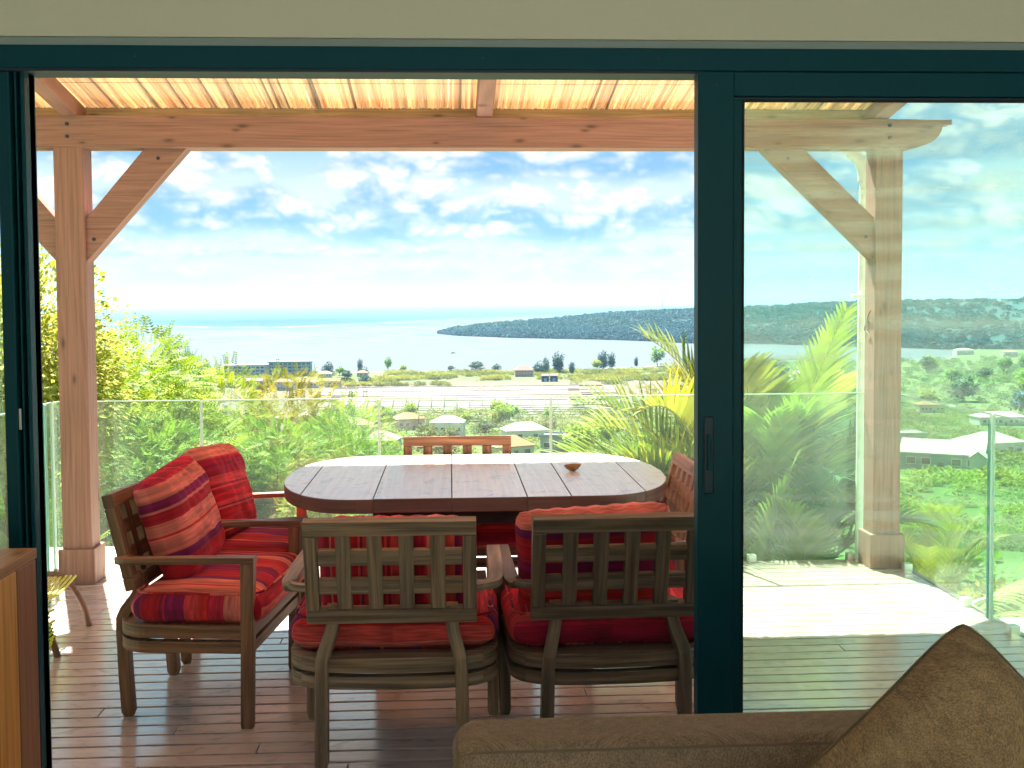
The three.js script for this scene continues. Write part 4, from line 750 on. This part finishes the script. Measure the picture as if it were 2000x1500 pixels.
// ------------------------------------------------------------------ houses
const H = {
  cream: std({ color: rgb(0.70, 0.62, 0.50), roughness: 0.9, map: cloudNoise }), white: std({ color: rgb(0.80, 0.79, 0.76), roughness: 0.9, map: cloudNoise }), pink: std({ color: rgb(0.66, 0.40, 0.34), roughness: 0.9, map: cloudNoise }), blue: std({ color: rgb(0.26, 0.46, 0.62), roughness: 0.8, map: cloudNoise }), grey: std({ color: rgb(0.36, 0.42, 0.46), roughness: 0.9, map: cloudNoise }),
  roofWhite: std({ color: rgb(0.56, 0.50, 0.46), roughness: 0.8, map: cloudNoise }), roofPink: std({ color: rgb(0.38, 0.22, 0.17), roughness: 0.9, map: cloudNoise }), roofOrange: std({ color: rgb(0.40, 0.21, 0.10), roughness: 0.9, map: cloudNoise }), roofGrey: std({ color: rgb(0.28, 0.27, 0.28), roughness: 0.9, map: cloudNoise }), roofBlue: std({ color: rgb(0.04, 0.20, 0.36), roughness: 0.6 }), roofMint: std({ color: rgb(0.30, 0.38, 0.32), roughness: 0.7, map: cloudNoise }),
  pane: std({ color: rgb(0.03, 0.05, 0.07), roughness: 0.15 }), door: std({ color: rgb(0.16, 0.12, 0.10), roughness: 0.7 }), trim: std({ color: rgb(0.72, 0.72, 0.70), roughness: 0.7 }), navy: std({ color: rgb(0.012, 0.02, 0.09), roughness: 0.6 }),
};
function hipGeo(w, d, h, y, over = 0.35) {
  const W = w / 2 + over, D = d / 2 + over, rdg = Math.max(0, W - D), t = 0.22, T = new Tris(), k = [1, 1, 1];
  const A = [-W, y, D], B = [W, y, D], C = [W, y, -D], E = [-W, y, -D], P = [-rdg, y + h, 0], Q = [rdg, y + h, 0], dn = (p) => [p[0], p[1] - t, p[2]];
  T.quad(A, B, Q, P, k); T.quad(C, E, P, Q, k); T.tri(B, C, Q, k); T.tri(E, A, P, k);
  for (const [a, b] of [[A, B], [B, C], [C, E], [E, A]]) T.quad(dn(a), dn(b), b, a, k);
  T.quad(dn(A), dn(E), dn(C), dn(B), k);
  const g = T.geo(); g.deleteAttribute('color'); return grainUV(g, 0);
}
function gableGeo(w, d, h, y, over = 0.35) {
  const W = w / 2 + over, D = d / 2 + over, t = 0.2, T = new Tris(), k = [1, 1, 1];
  const P = [-W, y + h, 0], Q = [W, y + h, 0], A = [-W, y - 0.2, D], B = [W, y - 0.2, D], C = [W, y - 0.2, -D], E = [-W, y - 0.2, -D], dn = (p) => [p[0], p[1] - t, p[2]];
  T.quad(A, B, Q, P, k); T.quad(C, E, P, Q, k); T.quad(dn(B), dn(A), dn(P), dn(Q), k); T.quad(dn(E), dn(C), dn(Q), dn(P), k);
  for (const [a, b] of [[A, B], [C, E], [B, Q], [Q, C], [E, P], [P, A]]) T.quad(dn(a), dn(b), b, a, k);
  const g = T.geo(); g.deleteAttribute('color'); return grainUV(g, 0);
}
function house({ x, z, w, d, h, roof = 'hip', rh = 2.4, turn = 0, wall = H.white, rm = H.roofWhite, label, group, name = 'house', cat = 'house', storeys = 1, cols }) {
  const t = thing(name, label, cat, x, groundAt(x, z), z, turn, group);
  let wg = box(w, h + 4, d, 0, h / 2 - 2, 0, 0);
  if (roof === 'gable') { const T = new Tris(), k = [1, 1, 1], W = w / 2, D = d / 2; for (const s of [-1, 1]) { T.tri([s * W, h, D], [s * W, h, -D], [s * W, h + rh * 0.94, 0], k); } const gg = T.geo(); gg.deleteAttribute('color'); wg = mergeGeometries([wg, grainUV(gg, 0)]); }
  part('wall', wg, wall, t);
  if (roof === 'hip') part('roof', hipGeo(w, d, rh, h + 0.02), rm, t); else if (roof === 'gable') part('roof', gableGeo(w, d, rh, h), rm, t);
  else { const r = part('roof', box(w + 0.6, 0.3, d + 0.6, 0, h + 0.16, 0, 0), rm, t); part('parapet', mergeGeometries([box(w + 0.6, 0.5, 0.2, 0, h + 0.56, d / 2 + 0.2, 0), box(w + 0.6, 0.5, 0.2, 0, h + 0.56, -d / 2 - 0.2, 0)]), wall, r); }
  const n = cols ?? Math.max(2, Math.round(w / 3.2)), sh = h / storeys;
  for (let s = 0; s < storeys; s++) for (let i = 0; i < n; i++) {
    const wx = ((i + 0.5) / n - 0.5) * w * 0.92, door = s === 0 && i === (n >> 1) && n > 2, hh = door ? 2.1 : Math.min(1.5, sh * 0.5), yy = s * sh + (door ? 1.05 : sh * 0.55);
    if (door) { part('door', box(1.1, hh, 0.12, wx, yy, d / 2 + 0.04, 0), H.door, t); continue; }
    const f = part('window', box(Math.min(1.9, (w / n) * 0.62), hh, 0.1, wx, yy, d / 2 + 0.03, 0), H.trim, t); part('pane', box(Math.min(1.9, (w / n) * 0.62) - 0.24, hh - 0.24, 0.06, wx, yy, d / 2 + 0.07, 0), H.pane, f);
  }
  const f2 = part('window', box(0.1, 1.3, 1.5, w / 2 + 0.03, h * 0.5, 0, 0), H.trim, t); part('pane', box(0.06, 1.06, 1.26, w / 2 + 0.07, h * 0.5, 0, 0), H.pane, f2);
  return t;
}
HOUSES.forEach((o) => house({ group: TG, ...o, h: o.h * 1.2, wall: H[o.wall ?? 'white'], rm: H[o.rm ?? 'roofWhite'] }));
{ // small outbuilding of the shaded house
  const t = house({ x: 102.5, z: -213, w: 3.6, d: 3, h: 2.6, roof: 'gable', rh: 1.2, turn: R(58), wall: H.white, rm: H.roofWhite, label: 'small white gabled shed at the corner of the shaded house', name: 'shed', cat: 'shed', cols: 1 });
  t.position.y += 0.6;
}
{ // long hotel by the shore
  const t = thing('hotel', 'long pale blue hotel with rows of dark windows by the shore', 'hotel', -208, groundAt(-208, -1300), -1300, R(4));
  part('wing', box(46, 13, 16, -27, 6.5, 0, 0), std({ color: rgb(0.55, 0.66, 0.78), roughness: 0.8, map: cloudNoise }), t);
  part('wing', box(48, 16, 18, 24, 8, -3, 0), std({ color: rgb(0.30, 0.52, 0.70), roughness: 0.8, map: cloudNoise }), t);
  part('roof', box(47, 0.8, 17, -27, 13.4, 0, 0), H.roofWhite, t); part('roof', box(50, 1, 20, 24, 16.5, -3, 0), H.roofBlue, t);
  part('link', box(8, 14, 10, -1, 7, -2, 0), H.white, t);
  for (let s = 0; s < 3; s++) for (let i = 0; i < 9; i++) part('window', box(3.4, 2, 0.3, -47 + i * 5, 2.6 + s * 4, 8.1, 0), H.pane, t);
  for (let s = 0; s < 4; s++) for (let i = 0; i < 9; i++) part('window', box(3.8, 2, 0.3, 3 + i * 5.2, 2.4 + s * 3.9, 6.1, 0), H.pane, t);
  for (let s = 1; s < 4; s++) part('balcony', box(47.5, 0.9, 1, 24, s * 3.9 + 0.4, 6.5, 0), H.blue, t);
}
for (const [x, l] of [[97.5, 'left dark blue shed of a pair on the plain by the rubble'], [106.5, 'right dark blue shed of a pair on the plain by the rubble']]) {
  const t = thing('storage_shed', l, 'shed', x, groundAt(x, -1166), -1166, 0, 'dark blue sheds');
  part('body', box(7.6, 6.4, 6, 0, 3.2, 0, 0), H.navy, t); part('roof', gableGeo(7.6, 6, 1.6, 6.4, 0.3), H.roofPink, t); part('door', box(3, 3.4, 0.2, 0, 1.7, 3.1, 0), H.blue, t);
}
{ // boat in the bay
  const t = thing('boat', 'tiny dark boat alone on the pale bay', 'boat', 3.5, -81.5, -1885, R(20));
  const s = new THREE.Shape(); s.moveTo(-4, 0.9); s.lineTo(4.4, 1.2); s.quadraticCurveTo(3.6, 0.1, 2.6, -0.4); s.lineTo(-3.6, -0.4); s.closePath();
  part('hull', new THREE.ExtrudeGeometry(s, { depth: 2, bevelEnabled: true, bevelSize: 0.2, bevelThickness: 0.3, bevelSegments: 1 }).translate(0, 0, -1), H.navy, t);
  part('cabin', box(2.2, 1.6, 1.6, -0.6, 1.8, 0, 0.1), H.grey, t);
}
{ // neighbouring house seen through the left railing
  const t = thing('neighbour_house', 'neighbouring house with a ribbed pale green roof seen through the left railing', 'house', -6.6, -3.0, -16.5, R(8));
  part('wall', box(5.2, 2.4, 4, 0, 0.35, -2.2, 0), std({ color: rgb(0.06, 0.26, 0.28), roughness: 0.8, map: cloudNoise }), t, 'dark teal wall');
  part('fascia', box(5.6, 0.42, 0.3, 0, 1.72, -0.1, 0.01), H.white, t);
  part('upper_roof', hipGeo(5.2, 4, 1.15, 1.98, 0.3).translate(0, 0, -2.2), std({ color: rgb(0.62, 0.16, 0.12), roughness: 0.8 }), t, 'red upper roof');
  const lr = part('lower_roof', sweep([[0, 0.62, -0.3], [0, -0.55, 3.4]], [1, 0, 0], 5.6, 0.08), std({ color: rgb(0.42, 0.50, 0.32), roughness: 0.6 }), t);
  for (let k = 0; k < 15; k++) part('roof_rib', sweep([[-2.7 + k * 0.38, 0.68, -0.3], [-2.7 + k * 0.38, -0.49, 3.4]], [1, 0, 0], 0.05, 0.05), std({ color: rgb(0.36, 0.42, 0.26), roughness: 0.6 }), lr);
}
// ------------------------------------------------------------------ trees
{
  const f = mulberry(1234);
  const proto = (seed, tones, feathery, count, leaf, flat = 0.85, n = 8) => { const ff = mulberry(seed); return treeGeo({ seed, lobes: [[0, 2.3, 0, 0.85], ...lobesFor(ff, n, 1.15, 0.9, 2.3, 0.45, 0.75)], count, leaf, feathery, tones, trunkR: 0.07, flat }); };
  const near = [proto(11, GREEN.lime, true, 4200, 0.19), proto(12, GREEN.mid, true, 4200, 0.19), proto(13, GREEN.gold, true, 3600, 0.18), proto(14, [[0.30, 0.32, 0.03], [0.52, 0.50, 0.10]], false, 26000, 0.052)];
  const NG = 'feathery trees on the slope left of the deck';
  [ // x, z, top, prototype, width factor, label
    [-4.4, -11.5, 2.2, 3, 0.95, 'tall sunlit yellow tree behind the left pergola post'],
    [-4.75, -16.5, 1.25, 0, 1.05, 'feathery lime tree right of the left pergola post, tallest of the slope'],
    [-5.35, -22.5, 0.6, 1, 0.55, 'small dark green tree top against the sea right of the tallest lime tree'],
    [-4.9, -24.5, 0.30, 0, 0.6, 'small pale lime tree top just left of the hotel'],
    [-5.9, -19.5, 0.75, 1, 1.1, 'mid green feathery tree behind the left pergola post'],
    [-3.9, -15.0, 0.05, 1, 1.15, 'broad green tree behind the glass left of the glass joint'],
    [-2.7, -17.5, -0.25, 1, 1.0, 'green feathery tree behind the glass joint'],
    [-4.6, -12.0, -0.1, 0, 1.0, 'lime shrub tree at the left glass pane close to the post'],
    [-2.75, -12.0, -0.75, 0, 0.9, 'bright lime bush above the pillows of the left chairs'],
    [-1.75, -16.0, -0.75, 2, 0.95, 'golden green bush at the left table end'],
    [-2.0, -20.5, -0.4, 1, 0.9, 'green tree behind the left table end'],
    [-3.9, -27.0, 0.0, 2, 0.9, 'yellow tree crown just below the hotel'],
    [-2.6, -30.0, -0.9, 0, 0.9, 'pale green tree crown above the glass joint'],
    [-6.3, -14.0, 0.0, 1, 1.0, 'dark green tree at the left jamb behind the railing'],
  ].forEach(([x, z, top, k, wf, label]) => { const g = groundAt(x, z), s = (top - g) / 3.05; treeThing('slope_tree', near[k], label, 'tree', NG, x, z, f() * 6.28, [s * wf, s, s * wf], LEAF, g); });
  // town and plain trees
  const far = (seed, tones, h = 1) => { const ff = mulberry(seed); return treeGeo({ seed, lobes: [[0, 6.2, 0, 2.6], ...lobesFor(ff, 6, 3.2, 3, 6.5, 1.5, 2.4)].map((l) => [l[0], l[1] * h, l[2], l[3]]), count: 620, leaf: 1.05, tones, trunkR: 0.28 }); };
  const fp = [far(31, GREEN.mid), far(32, GREEN.lime), far(33, GREEN.deep), far(34, GREEN.olive), far(35, GREEN.teal)];
  const spiky = (() => { const ff = mulberry(8), L = []; for (let k = 0; k < 5; k++) { const a = k * 1.3, d = k ? rr(2, 4.2, ff) : 0, h = k ? rr(6.5, 9.5, ff) : 10.8; for (let j = 0; j < 7; j++) { const q = 0.3 + 0.7 * (j / 6); L.push([Math.cos(a) * d * q + rr(-0.4, 0.4, ff), h * q, Math.sin(a) * d * q + rr(-0.4, 0.4, ff), 1.5 * (1.12 - q) + 0.45]); } } return treeGeo({ seed: 41, lobes: L, count: 1500, leaf: 0.75, tones: GREEN.teal, trunkR: 0.2, flat: 1.1, droop: -0.35 }); })();
  const SG = 'trees along the shore of the plain';
  [
    [124.9, -1312, 25, spiky, 1.15, 'tallest spiky blue-green tree on the shore right of the pink house'], [104, -1290, 15, fp[4], 1.2, 'dark round tree between the pink house and the tallest spiky tree'], [112, -1330, 18, spiky, 1, 'lower spiky tree touching the left of the tallest spiky shore tree'], [140, -1300, 14, spiky, 1.1, 'small spiky tree at the right foot of the tallest one'],
    [187.9, -1384, 23, spiky, 1.3, 'wide spiky blue tree standing alone on the shore before the bay'], [200, -1395, 20, spiky, 1.1, 'spiky tree leaning on the wide lone shore tree'], [176, -1360, 12, fp[1], 1.4, 'low green tree at the left foot of the wide spiky tree'],
    [236, -1425, 13, spiky, 0.9, 'small dark tree on the shore left of the door stile'], [262, -1420, 24, fp[0], 0.9, 'tall pale green tree by the shore next to the door stile'],
    [-142, -1312, 15, fp[4], 1.0, 'dark blue-green tree right beside the hotel'], [-128, -1300, 10, fp[0], 1.3, 'low green tree right of the dark tree by the hotel'], [-111, -1380, 17, spiky, 0.8, 'airy pale tree at the shore between hotel and headland'], [-99, -1282, 11, fp[4], 1.1, 'dark round tree below the airy shore tree'], [-77, -1375, 17, fp[0], 0.65, 'slim tree standing at the water edge'], [-57, -1360, 8, fp[1], 1.6, 'low lime tree right of the slim shore tree'],
    [30, -1340, 12, fp[2], 1.8, 'broad dark tree at the shore in the middle of the bay'], [55, -1350, 9, fp[4], 1.3, 'low dark tree right of the broad middle shore tree'], [0, -1350, 7, fp[2], 1.5, 'small dark tree left of the broad middle shore tree'], [-110, -1190, 12, fp[2], 1.2, 'dark clump of tree at the left edge of the yellow scrub'], [-88, -1160, 10, fp[4], 1.3, 'dark blue-green tree in the yellow scrub'], [-180, -1180, 16, fp[1], 0.8, 'yellow green tree in front of the hotel'],
  ].forEach(([x, z, h, p, wf, label]) => { const s = h / (p === spiky ? 11.5 : 8.4); treeThing('shore_tree', p, label, 'tree', SG, x, z, f() * 6.28, [s * wf, s, s * wf]); });
  const taken = new Set();
  const describe = (x, z, tone, h, mid) => {
    let best = null, bd = 1e9; for (const o of HOUSES) { const q = Math.hypot(o.x - x, o.z - z); if (q < bd) { bd = q; best = o; } }
    const d = Math.hypot(x, z), side = (x * -best.z + z * best.x) / Math.hypot(best.x, best.z), along = d - Math.hypot(best.x, best.z), size = h < mid * 0.85 ? 'low' : h > mid * 1.15 ? 'tall' : 'medium';
    const ways = [Math.abs(side) > Math.abs(along) ? (side > 0 ? 'right of' : 'left of') : along > 0 ? 'behind' : 'in front of'];
    ways.push(`${along > 0 ? 'behind and' : 'in front and'} ${side > 0 ? 'right' : 'left'} of`, bd > 60 ? 'well away from' : 'close to', 'farther out past');
    for (const w of ways) for (const kind of ['tree', 'round tree']) { const l = `${size} ${tone} ${kind} ${w} the ${best.s}`; if (!taken.has(l)) { taken.add(l); return l; } }
    return null;
  };
  const scatter = (n, place, hs, names, group) => { for (let i = 0; i < n; i++) { const [x, z] = place(i), [pi, tone] = names[Math.floor(f() * names.length)], h = rr(...hs, f), s = h / 8.4, w = s * rr(0.9, 1.5, f); if (HOUSES.some((o) => { const d = Math.hypot(o.x, o.z), along = (x * o.x + z * o.z) / d, off = Math.abs(x * o.z - z * o.x) / d; return off < o.w * 0.55 + w * 2.5 && along > d * 0.88 && along < d + 8; })) continue; const label = describe(x, z, tone, h, (hs[0] + hs[1]) / 2); if (label) treeThing('garden_tree', fp[pi], label, 'tree', group, x, z, f() * 6.28, [w, s, w]); } };
  const pol = (a0, a1, r0, r1) => { const a = R(rr(a0, a1, f)), r = rr(r0, r1, f); return [Math.sin(a) * r, -Math.cos(a) * r]; };
  scatter(40, () => pol(-11, 8, 230, 640), [5, 10], [[0, 'mid green'], [1, 'lime green'], [3, 'olive'], [2, 'dark green']], 'garden trees among the town houses');
  scatter(90, () => [rr(270, 940, f), -rr(520, 1420, f)], [11, 24], [[0, 'mid green'], [4, 'blue-green'], [1, 'pale lime'], [2, 'dark green']], 'trees on the right plain');
  scatter(26, (i) => i % 2 ? pol(16, 20.3, 150, 460) : pol(28.5, 33, 150, 460), [5, 11], [[0, 'mid green'], [1, 'lime green'], [2, 'dark green']], 'trees on the right slope');
  // coconut palms in the town
  const cp = (() => { const B = new Tris(), g = []; limb(B, [0, -1, 0], [0.5, 7, 0], 0.2, 0.13); for (let k = 0; k < 11; k++) { const a = k * 0.571 + 0.2, l = 2.6 + 0.4 * (k % 3), c = Math.cos(a), s = Math.sin(a); g.push(frondGeo(k, [0.5, 7, 0], [0.5 + c * l * 0.5, 8.1 - (k % 3) * 0.3, s * l * 0.5], [0.5 + c * l, 6.7 - (k % 3) * 0.7, s * l], { n: 12, len: 0.95, width: 0.14, tones: GREEN.olive })); } return { trunk: B.geo(), crown: mergeGeometries(g) }; })();
  [[-12.5, -420, 1.25, 'tall coconut palm between the pink and the mint-roofed houses'], [17, -470, 1.1, 'coconut palm right of the mint-roofed house'], [32, -440, 1, 'coconut palm behind the wide-roofed white house'], [-70, -560, 1, 'coconut palm near the small pinkish roof'], [170, -420, 1.3, 'coconut palm behind the long white flat roof']].forEach(([x, z, s, l]) => { const t = thing('coconut_palm', l, 'palm tree', x, groundAt(x, z), z, f() * 6, 'coconut palms in the town'); t.scale.setScalar(s); part('trunk', cp.trunk, BARK, t); part('crown', cp.crown, LEAF, t); });
}
// ------------------------------------------------------------------ palms beside the deck
{
  const f = mulberry(808), lime = [[0.11, 0.20, 0.018], [0.31, 0.37, 0.03], [0.42, 0.40, 0.10]], gold = [[0.24, 0.26, 0.02], [0.48, 0.44, 0.05], [0.5, 0.42, 0.12]], dk = [[0.015, 0.09, 0.03], [0.05, 0.17, 0.04], [0.15, 0.2, 0.04]];
  const bright = [[0.18, 0.30, 0.02], [0.36, 0.44, 0.035], [0.42, 0.42, 0.12]];
  const t = thing('areca_palm', 'large arching palm clump outside the glass beyond the right of the table', 'palm tree', 0, 0, 0);
  const base = [2.05, -1.3, -8.0], B = new Tris();
  const cane = (x, z, lx, lz, h) => limb(B, [x, -1.4, z], [x + lx, h, z + lz], 0.05, 0.035);
  for (let k = 0; k < 7; k++) cane(base[0] + rr(-0.35, 0.35, f), base[2] + rr(-0.3, 0.3, f), rr(-0.2, 0.2, f), rr(-0.15, 0.15, f), rr(-0.4, 0.3, f));
  part('trunk', B.geo(), std({ color: rgb(0.22, 0.24, 0.08), roughness: 0.7 }), t);
  const F = (a, b, c, o) => part('frond', frondGeo(Math.floor(f() * 1e6), a, b, c, o), LEAF, t);
  F([2.12, -0.40, -7.6], [2.28, 0.75, -7.5], [2.78, 1.56, -7.75], { n: 46, len: 0.50, width: 0.045, tones: lime, lift: 0.1, droop: 0.45 });
  F([2.0, -0.6, -7.3], [2.02, 0.1, -7.15], [2.22, 0.62, -7.1], { n: 40, len: 0.42, width: 0.038, tones: lime, lift: 0.1 });
  F([2.1, -0.3, -7.8], [2.0, 1.05, -7.9], [1.40, 1.36, -8.2], { n: 42, len: 0.52, width: 0.042, tones: lime, lift: 0.6 });
  F([2.1, -0.3, -7.6], [1.95, 0.9, -7.6], [1.50, 1.12, -7.7], { n: 42, len: 0.5, width: 0.042, tones: gold, lift: 0.7 });
  F([2.0, -0.4, -7.7], [1.45, 0.80, -7.6], [0.62, 0.52, -7.6], { n: 46, len: 0.46, width: 0.04, tones: lime, lift: 0.9, droop: 0.3 });
  F([1.95, -0.5, -7.5], [1.5, 0.50, -7.4], [0.72, 0.28, -7.3], { n: 42, len: 0.46, width: 0.04, tones: gold, lift: 1.1, droop: 0.25 });
  F([2.0, -0.4, -7.6], [1.7, 0.55, -7.4], [1.05, 0.62, -7.2], { n: 42, len: 0.50, width: 0.04, tones: lime, lift: 1.0, droop: 0.3 });
  F([2.0, -0.5, -7.4], [1.75, 0.35, -7.2], [1.25, 0.42, -7.1], { n: 40, len: 0.46, width: 0.04, tones: lime, lift: 0.9, droop: 0.35 });
  F([2.05, -0.4, -7.9], [1.95, 0.6, -7.8], [1.62, 0.98, -7.6], { n: 40, len: 0.46, width: 0.04, tones: lime, lift: 0.5 });
  F([2.15, -0.3, -7.9], [2.55, 0.75, -8.1], [2.95, 1.0, -8.3], { n: 40, len: 0.46, width: 0.038, tones: lime });
  F([2.15, -0.3, -7.9], [2.45, 0.6, -7.8], [2.66, 1.12, -7.9], { n: 40, len: 0.42, width: 0.036, tones: lime });
  F([2.2, -0.5, -7.9], [2.75, 0.45, -7.9], [3.30, 0.25, -8.0], { n: 40, len: 0.46, width: 0.036, tones: lime, droop: 0.7 });
  F([2.0, -0.7, -7.4], [1.6, -0.1, -7.3], [1.10, -0.2, -7.2], { n: 38, len: 0.40, width: 0.036, tones: gold, lift: 0.8 });
  F([2.3, -0.6, -7.3], [2.35, 0.1, -7.1], [2.05, 0.35, -7.0], { n: 38, len: 0.36, width: 0.034, tones: lime, lift: 0.2 });
  for (let k = 0; k < 15; k++) { const bx = rr(1.85, 2.1, f), tx = rr(0.75, 1.6, f), ty = rr(0.1, 1.15, f), tz = rr(-8.2, -7.15, f); F([bx, -0.5, -7.6], [(bx + tx) / 2 + 0.1, ty + rr(0.1, 0.35, f), (tz - 7.6) / 2], [tx, ty, tz], { n: 40, len: 0.46, width: 0.038, tones: k % 2 ? gold : lime, lift: 0.9, droop: 0.35 }); }
  for (let k = 0; k < 22; k++) { const bx = rr(2.1, 2.5, f), tx = rr(1.9, 3.1, f), ty = rr(-0.2, 0.95, f), tz = rr(-9.0, -7.1, f); F([bx, -0.9, -7.9], [(bx + tx) / 2, ty + 0.1, (tz - 7.9) / 2], [tx, ty, tz], { n: 38, len: 0.40, width: 0.034, tones: k % 3 ? dk : lime, droop: 0.5, lift: 0.3 }); }
  for (let k = 0; k < 12; k++) { const tx = rr(2.0, 3.0, f), ty = rr(0.35, 1.25, f), tz = rr(-8.3, -7.2, f); F([rr(2.0, 2.3, f), -0.6, -7.6], [(2.1 + tx) / 2, ty - 0.15, (tz - 7.6) / 2], [tx, ty, tz], { n: 42, len: 0.46, width: 0.042, tones: k % 3 ? bright : gold, droop: 0.45, lift: 0.2 }); }
  F([2.1, -0.9, -7.3], [1.85, -0.7, -7.05], [1.6, -1.0, -6.98], { n: 34, len: 0.3, tones: [[0.28, 0.17, 0.07], [0.36, 0.25, 0.1], [0.3, 0.2, 0.1]], droop: 0.9 });
  for (let k = 0; k < 34; k++) { const a = rr(0, 6.283, f), l = rr(0.7, 1.3, f), h = rr(0.2, 1.0, f), x = base[0] + 0.25 + rr(-0.2, 0.25, f), z = base[2] + rr(-0.2, 0.25, f); const zc = Math.min(-7.05, z + Math.sin(a) * l * 0.8); F([x, -0.9 + 0.4 * f(), z], [x + Math.cos(a) * l * 0.45, h, (z + zc) / 2], [x + Math.cos(a) * l * 0.85, h + rr(-0.6, 0.1, f), zc], { n: 34, len: 0.40, width: 0.034, tones: k % 4 ? dk : lime, droop: 0.6 }); }
  // second clump, right
  const t2 = thing('areca_palm', 'yellow palm clump outside the right glass panel behind the railing corner', 'palm tree', 4.55, groundAt(4.55, -10.4), -10.4);
  const B2 = new Tris(); for (let k = 0; k < 5; k++) { const x = rr(-0.2, 0.2, f), z = rr(-0.2, 0.2, f); limb(B2, [x, -0.2, z], [x * 1.6, 0.6, z * 1.6], 0.03, 0.02); }
  part('trunk', B2.geo(), std({ color: rgb(0.25, 0.26, 0.08), roughness: 0.7 }), t2);
  for (let k = 0; k < 22; k++) { const a = k * 2.4 + f(), l = rr(0.25, 0.75, f), h = rr(0.7, 1.35, f); part('frond', frondGeo(k + 50, [rr(-0.1, 0.1, f), 0.2, rr(-0.1, 0.1, f)], [Math.cos(a) * l * 0.5, h * 0.8, Math.sin(a) * l * 0.5], [Math.cos(a) * l, h + 0.1 - l * 0.4, Math.sin(a) * l], { n: 30, len: 0.26, width: 0.02, tones: k % 4 ? gold : lime, droop: 0.5, lift: 0.4 }), LEAF, t2); }
  // fan of a low palm at the right edge
  const t3 = thing('young_palm', 'low palm with a thick pale curved stem at the right picture edge', 'palm tree', 4.5, groundAt(4.5, -9.4), -9.4);
  const pale = [[0.22, 0.30, 0.05], [0.40, 0.44, 0.14], [0.55, 0.52, 0.28]];
  part('stem', sweep(bezier([-0.45, 0.15, 0], [-0.2, 0.55, 0.05], [0.15, 0.62, 0.1], 10), [0, 0, 1], (q) => lerp(0.07, 0.03, q), 0.04), std({ color: rgb(0.55, 0.52, 0.30), roughness: 0.7 }), t3);
  part('frond', frondGeo(71, [-0.45, 0.12, 0], [0.05, 0.78, 0.1], [1.0, 0.92, 0.2], { n: 44, len: 0.62, width: 0.03, tones: pale, droop: 0.9, lift: -0.1, from: 0.3 }), LEAF, t3);
  part('frond', frondGeo(72, [-0.3, 0.1, -0.2], [0.3, 0.5, -0.3], [1.0, 0.3, -0.4], { n: 40, len: 0.5, width: 0.03, tones: pale, droop: 0.6, lift: 0.3 }), LEAF, t3);
  part('frond', frondGeo(73, [-0.4, 0.1, -0.3], [-0.5, 0.6, -0.5], [-0.9, 0.7, -0.6], { n: 36, len: 0.4, width: 0.026, tones: lime, droop: 0.5, lift: 0.4 }), LEAF, t3);
  // flowering shrub at the lawn edge
  const sh = mulberry(77), sg = treeGeo({ seed: 21, lobes: [[0, 0.25, 0, 0.32], [0.4, 0.2, 0.1, 0.25], [-0.4, 0.18, 0, 0.24]], count: 700, leaf: 0.09, tones: GREEN.gold, trunkR: 0.02 });
  treeThing('flower_shrub', sg, 'low yellow shrub on the lawn below the pale palm stem', 'shrub', null, 5.6, -11.2, 0, 1);
  const g2 = treeGeo({ seed: 22, lobes: [[0, 0.3, 0, 0.42], [0.45, 0.25, 0.1, 0.36], [-0.5, 0.22, 0.1, 0.36]], count: 900, leaf: 0.12, tones: GREEN.mid, trunkR: 0.02 });
  [[3.55, -9.6, 1.1, 'green shrub outside the glass behind the right plinth'], [2.9, -8.6, 1.2, 'dark leafy shrub at the foot of the large palm clump'], [1.6, -8.4, 1.1, 'dark leafy shrub left of the foot of the large palm clump'], [6.4, -14.5, 1.4, 'rounded shrub far back on the lawn at the right']].forEach(([x, z, s, l]) => treeThing('garden_shrub', g2, l, 'shrub', null, x, z, x * 3, s));
}
renderer.render(scene, camera);
